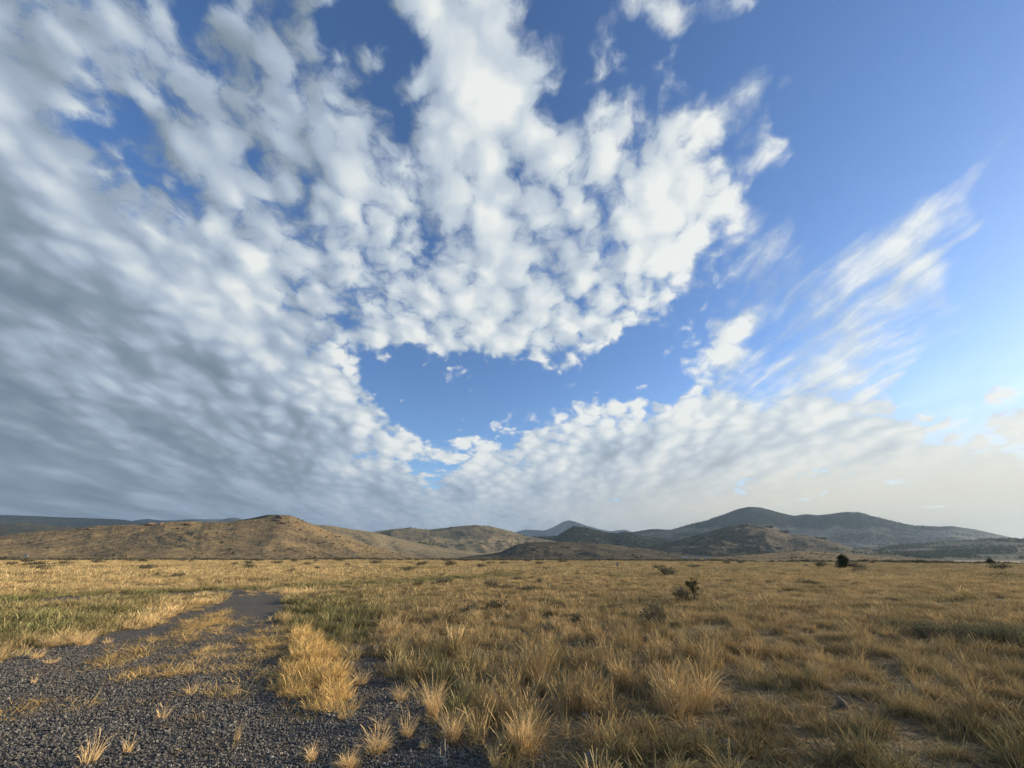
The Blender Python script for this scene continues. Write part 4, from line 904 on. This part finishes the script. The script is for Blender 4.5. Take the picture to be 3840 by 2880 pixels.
bp = [mesh_obj('k', *leaves([(0, 0, .2), (.3, 0, .15)], [.35, .3], 20, .35, 420 + i, up=.4), L_dark, parent=False, smooth=False) for i in range(3)]
put_wood('hill_scrub', [wood('a', H_left, 6000, .7, 2.0, -.97, .02, 11, .08, .02), wood('b', H_low, 5000, .8, 2.0, -.97, .05, 12, .05, .02), wood('c', H_near, 1800, .7, 1.8, -.97, .2, 13, -.1, .03), wood('d', H_mid2, 3000, 1, 2.6, -.97, .05, 14, -.05, .01), wood('e', H_front, 5000, 1.5, 3.5, -.97, .05, 15, -.05, .006)], bp, .6)

# ------------------------------------------------------------------ rocks
t = NT('weathered_rock'); p = t.pos(); n_ = t.noise(p, 6, 6, .65); ROCK = t.surf(t.bsdf(t.mix(t.step(n_, .4, .62), (.13, .10, .07), (.25, .20, .14)), .9, t.bump(n_, .9, .05)))
t = NT('red_brown_rock'); p = t.pos(); n_ = t.noise(p, .5, 6, .65); RROCK = t.surf(t.bsdf(t.mix(t.step(n_, .4, .62), (.085, .06, .045), (.17, .12, .085)), .9, t.bump(n_, .9, .6)))
def rock_mesh(seed, sub=3, rough=.28):
    import bmesh
    bm = bmesh.new(); bmesh.ops.create_icosphere(bm, subdivisions=sub, radius=.5)
    v = np.array([q.co[:] for q in bm.verts]); f = np.array([[q.index for q in fc.verts] for fc in bm.faces]); bm.free()
    n_ = fbm(v[:, 0] * 2.2 + seed * 3.1, v[:, 1] * 2.2 + v[:, 2] * 1.7, 4, .55); q = np.floor(n_ * 5) / 5 * .5 + n_ * .5
    return v * (1 + rough * 2 * q)[:, None], f
RK = [(806, 1408, 30, 15, 'pale boulder in the grass at the top of the bare gravel lobe'), (1138, 1546, 28, 18, 'pale stone half hidden in tall grass right of the straw tufts'), (1265, 1552, 26, 14, 'tan stone in the grass near the bottom centre'), (1275, 1645, 36, 20, 'large tan stone at the bottom edge, right of centre'),
 (996, 1380, 10, 7, 'small pale stone in the meadow above the gravel lobe'), (972, 1470, 18, 9, 'small reddish stone behind the tall grass beside the gravel'), (1820, 1530, 24, 24, 'pointed pale rock standing in the right foreground grass'), (1583, 1536, 24, 18, 'pale leaning rock in the grass right of centre'), (1946, 1505, 40, 16, 'flat grey rock in the right foreground grass'),
 (1726, 1468, 26, 8, 'flat broken rock in a dark hollow in the right field'), (1580, 1612, 44, 14, 'low reddish rock near the bottom right of centre'), (418, 1511, 9, 6, 'small tan stone alone on the gravel'), (755, 1437, 22, 8, 'flat grey stone beside the straw grass')]
for i, (x, y, w, h, l) in enumerate(RK):
    loc = gpt(x, y); s = span(loc, w); sh = span(loc, h) * 1.5
    o = mesh_obj('rock', *rock_mesh(i + 1), ROCK, smooth=True); o.location = loc + Vector((0, 0, sh * .05)); o.scale = (s, s * .8, sh); o.rotation_euler = (0, 0, i * 1.3); tag(o, l, 'rock', 'stones in the grass')
    me = o.data; me.shade_flat()
OUT = [(600, 1119, 13, 11, 'dark rock knob crowning the top of the left hill'), (592, 1126, 16, 9, 'dark rock outcrop just left of the summit of the left hill'), (606, 1132, 14, 10, 'rock outcrop below the summit of the left hill'), (598, 1141, 12, 8, 'broken rock band lower on the summit face of the left hill'), (628, 1139, 10, 12, 'red rock outcrop right of the summit of the left hill'),
 (640, 1130, 8, 8, 'small rock outcrop on the right shoulder of the left hill'), (326, 1134, 22, 9, 'rock outcrop on the long left ridge crest'), (350, 1133, 14, 8, 'small rock outcrop right of the larger one on the left ridge crest'), (412, 1134, 30, 8, 'wide rock outcrop on the middle of the left ridge crest'), (195, 1143, 20, 4, 'flat rock band on the left part of the ridge'), (650, 1146, 6, 8, 'little rock on the right slope of the left hill'), (385, 1142, 16, 6, 'scattered rock below the left ridge crest'), (256, 1143, 7, 5, 'lone dark rock low on the left ridge')]
for i, (x, y, w, h, l) in enumerate(OUT):
    loc = hit(H_left, x, y); s = span(loc, w); sh = span(loc, h)
    vf = join([tuple((a[0] * np.array([.5 + .3 * q, .5, .6 + .2 * (q % 2)]) + np.array([(q - 1) * .28, (q % 2) * .1, (q % 2) * .12]), a[1])) for q, a in enumerate([rock_mesh(i * 3 + q, 2, .4) for q in range(3)])])
    o = mesh_obj('rock_outcrop', *vf, RROCK, smooth=False); o.location = loc; o.scale = (s, s * .8, sh); o.rotation_euler = (0, 0, .2 * i); tag(o, l, 'rock outcrop', 'rock outcrops of the left hill')
# the three dark crags on the shaded hill and the summit crag right
for i, (x, y, w, h, l) in enumerate([(1608, 1136, 20, 8, 'dark crag on the top of the shaded hill right of centre'), (1690, 1150, 26, 10, 'dark crag stepping down the right side of the shaded hill'), (1660, 1139, 18, 7, 'dark crag just right of the top of the shaded hill'), (1768, 1163, 22, 6, 'dark crag low on the right ridge of the shaded hill')]):
    loc = hit(H_front, x, y); s = span(loc, w); sh = span(loc, h)
    vf = join([tuple((a[0] * np.array([.5, .5, .7]) + np.array([(q - 1.5) * .25, 0, (q % 2) * .12]), a[1])) for q, a in enumerate([rock_mesh(i * 5 + q + 40, 2, .4) for q in range(4)])])
    o = mesh_obj('rock_outcrop', *vf, RROCK, smooth=False); o.location = loc; o.scale = (s, s * .8, sh); tag(o, l, 'rock outcrop', 'crags of the shaded hill')

# ------------------------------------------------------------------ straw tufts growing in the bare gravel
TF = [(780, 1482, 44, 32, 'short pinkish straw tuft high on the bare gravel lobe', .9, .7), (863, 1515, 46, 36, 'spiky straw tuft in the middle of the gravel lobe', .8, .8), (823, 1579, 50, 42, 'sparse spindly straw tuft with one tall stalk', .35, .9), (878, 1596, 42, 46, 'loose straw tuft left of the broad tall one', .6, .5),
 (813, 1629, 74, 44, 'thick round golden straw tuft, brightest on the gravel', 2.2, .9), (976, 1606, 62, 60, 'broad tall straw tuft on the right edge of the gravel', 1.6, .55), (916, 1620, 22, 20, 'tiny straw tuft between two larger ones', .5, .7), (748, 1662, 60, 34, 'round straw tuft cut by the bottom edge', 1.6, .9),
 (670, 1648, 34, 34, 'small greenish straw tuft left of the round bottom one', .6, .6), (933, 1562, 46, 80, 'tall narrow straw tuft at the edge of the meadow', 1.0, .3), (1123, 1640, 56, 66, 'tall golden straw tuft standing in darker grass', 1.7, .35), (1068, 1662, 34, 46, 'thin tuft with two curled seed heads at the bottom edge', .3, .3),
 (178, 1396, 52, 32, 'bright golden tuft at the left edge of the gravel', 1.8, .8), (107, 1399, 44, 22, 'golden tuft left of the brightest one on the gravel edge', 1.4, .8), (77, 1424, 38, 20, 'small golden tuft standing forward on the left gravel', 1.1, .9), (108, 1436, 34, 16, 'low golden tuft farthest forward on the left gravel', .9, 1.0), (230, 1391, 26, 12, 'tiny golden tuft right of the brightest one on the gravel edge', .7, .9),
 (190, 1652, 66, 52, 'thin green-tan grass sprouting on the gravel at bottom left', .35, .45), (272, 1630, 34, 32, 'thin pale grass sprout right of the bottom left one', .3, .5), (510, 1605, 26, 46, 'lone pair of tall grass blades on the gravel', .08, .25), (350, 1555, 40, 30, 'faint grass sprout in the middle of the gravel', .2, .6), (70, 1478, 20, 18, 'tiny pale sprout at the left of the gravel', .15, .4), (410, 1505, 34, 34, 'thin forked sprout above the small tan stone', .15, .5)]
for i, (x, y, w, h, l, dens_, ln) in enumerate(TF):
    loc = gpt(x, y); W, H_ = span(loc, w), span(loc, h) * 1.12
    vf = join([blades(int(150 * dens_) + 8, W * .19, H_ * .45, H_ * 1.3, .0046, ln * .62, 500 + i, .6, heads=.15, seg=5), blades(int(60 * dens_) + 4, W * .3, H_ * .25, W * .55, .0046, 1.2, 700 + i, .4, seg=5)])
    o = mesh_obj('grass_tuft', *vf, GG); o.location = loc; tag(o, l, 'grass tuft', 'grass tufts growing in the gravel')
t = NT('dry_stalk'); STK = t.surf(t.bsdf((.52, .42, .33), .9))
wd = [limb([(0, 0, -.02), (.01, 0, .1), (0, .01, .2)], .004, .0025), limb([(0, 0, .06), (-.03, 0, .09), (-.035, 0, .17), (-.02, 0, .19)], .003, .002), limb([(0, 0, .04), (.04, 0, .07), (.045, 0, .1)], .003, .002), limb([(0, 0, .08), (-.06, 0, .085)], .0025, .002), limb([(.01, 0, .12), (.035, 0, .15)], .003, .004)]
o = mesh_obj('dried_weed', *join(wd), STK); o.location = gpt(957, 1662); tag(o, 'pale forked dried weed stalk at the bottom of the gravel', 'weed')
w0 = gpt(700, 1572)
# ------------------------------------------------------------------ posts, markers and the pale strip by the far road
t = NT('pale_paint'); PALE = t.surf(t.bsdf((.55, .50, .42), .8)); t = NT('post_wood'); PW = t.surf(t.bsdf(t.mix(t.noise(t.pos(), 8, 4, .6), (.28, .22, .14), (.42, .35, .22)), .9))
t = NT('brown_post'); BW = t.surf(t.bsdf((.10, .075, .06), .9)); t = NT('pinkish_sign'); PK = t.surf(t.bsdf((.33, .27, .28), .8))
def box(sx, sy, sz, c_=(0, 0, 0)):
    v = np.array([(a, b, e) for a in (-.5, .5) for b in (-.5, .5) for e in (-.5, .5)]) * (sx, sy, sz) + c_
    return v, np.array([(0, 1, 3, 2), (4, 6, 7, 5), (0, 4, 5, 1), (2, 3, 7, 6), (0, 2, 6, 4), (1, 5, 7, 3)])
def post(x, y, hpx, r_, mat, label, lean=0.0, name='marker_post', cap=None, rng_=None):
    loc = gpt(x, y) if rng_ is None else Vector(at_range(x, y, rng_)); H_ = span(loc, hpx)
    root = empty(name, loc); mesh_obj('shaft', *limb([(0, 0, -.2), (lean * H_ * .5, 0, H_ * .5), (lean * H_, 0, H_)], r_, r_ * .8, 6), mat, root)
    if cap == 'sign': mesh_obj('sign_plate', *box(.34, .03, .42, (lean * H_, -.06, H_ - .18)), PK, root, smooth=False); mesh_obj('cross_piece', *box(.5, .05, .06, (0, .0, H_ * .55)), mat, root, smooth=False)
    if cap == 'pale': mesh_obj('top_band', *limb([(lean * H_ * .75, 0, H_ * .75), (lean * H_ * 1.01, 0, H_ * 1.01)], r_ * 1.15, r_ * 1.1, 6), PALE, root)
    return tag(root, label, 'post')
post(1334, 1229, 12.5, .05, BW, 'brown post with a pinkish plate standing in the field right of centre', name='sign_post', cap='sign')
post(159, 1224, 18, .05, PW, 'tan post leaning right among sagebrush at far left', .35)
post(402, 1220, 14, .04, PW, 'thin tan post leaning slightly right below the left hill', .22)
post(1152, 1213, 12, .055, PALE, 'pale stake on the field edge below the long low hill', 0)
post(908, 1209, 9, .05, BW, 'dark slender post with a pale top left of centre on the field edge', 0, cap='pale', rng_=260)
post(1580, 1216, 6, .08, PALE, 'short white stub on the field edge right of centre, left of a pair', 0, rng_=235); post(1586, 1216, 7, .08, PALE, 'short white stub on the field edge right of centre, right of a pair', 0, rng_=236)
def panel(x, y, wpx, hpx, rg, label, tilt=0.0, name='roadside_sign'):
    loc = Vector(at_range(x, y, rg)); W, H_ = span(loc, wpx), span(loc, hpx); root = empty(name, loc, 0)
    v, f = box(W, .12, H_ * .55, (0, 0, H_ * .72)); v[:, 0] += (v[:, 2] - H_ * .5) * tilt; mesh_obj('board', v, f, PALE, root, smooth=False)
    for s in (-1, 1): mesh_obj('leg', *limb([(s * W * .3 - .2 * tilt * H_, .1, -.6), (s * W * .3 - .1 * tilt * H_, .1, H_ * .5)], .08, .08, 6), BW, root)
    return tag(root, label, 'sign')
panel(52, 1207, 9, 9, 250, 'tilted white panel on dark legs at the far left field edge', .5)
panel(510, 1204, 5, 6, 300, 'small white marker at the foot of the left hill, left of two', .2, 'roadside_sign')
panel(763, 1206, 4, 6, 300, 'tiny white marker at the foot of the left hill, right of two', .1, 'roadside_sign')
for x, w, l in ((1578 - 96, 18, 'long pale rail by the far road, left piece'), (1507, 14, 'pale rail by the far road, middle piece'), (1527, 12, 'pale rail by the far road, right piece')):
    loc = Vector(at_range(x, 1209, 300)); root = empty('pale_rail', loc); W = span(loc, w)
    mesh_obj('beam', *box(W, .25, .9, (0, 0, 1.3)), PALE, root, smooth=False)
    for s in (-.4, 0, .4): mesh_obj('support', *box(.3, .3, 2.6, (s * W, .3, -.2)), BW, root, smooth=False)
    tag(root, l, 'rail')

# ------------------------------------------------------------------ the air: thin haze over the whole valley
hz = mesh_obj('haze', *box(44000, 44000, 1500, (0, 0, 1500 / 2 - 6)), None, smooth=False)
t = NT('haze'); pv = t.n.new('ShaderNodeVolumePrincipled'); pv.inputs['Color'].default_value = (.52, .73, 1.0, 1); pv.inputs['Density'].default_value = HAZE_D; pv.inputs['Anisotropy'].default_value = .35
t.l.new(pv.outputs[0], t.out.inputs['Volume']); t.m.volume_intersection_method = 'FAST' if hasattr(t.m, 'volume_intersection_method') else None
hz.data.materials.append(t.m); tag(hz, kind='stuff')
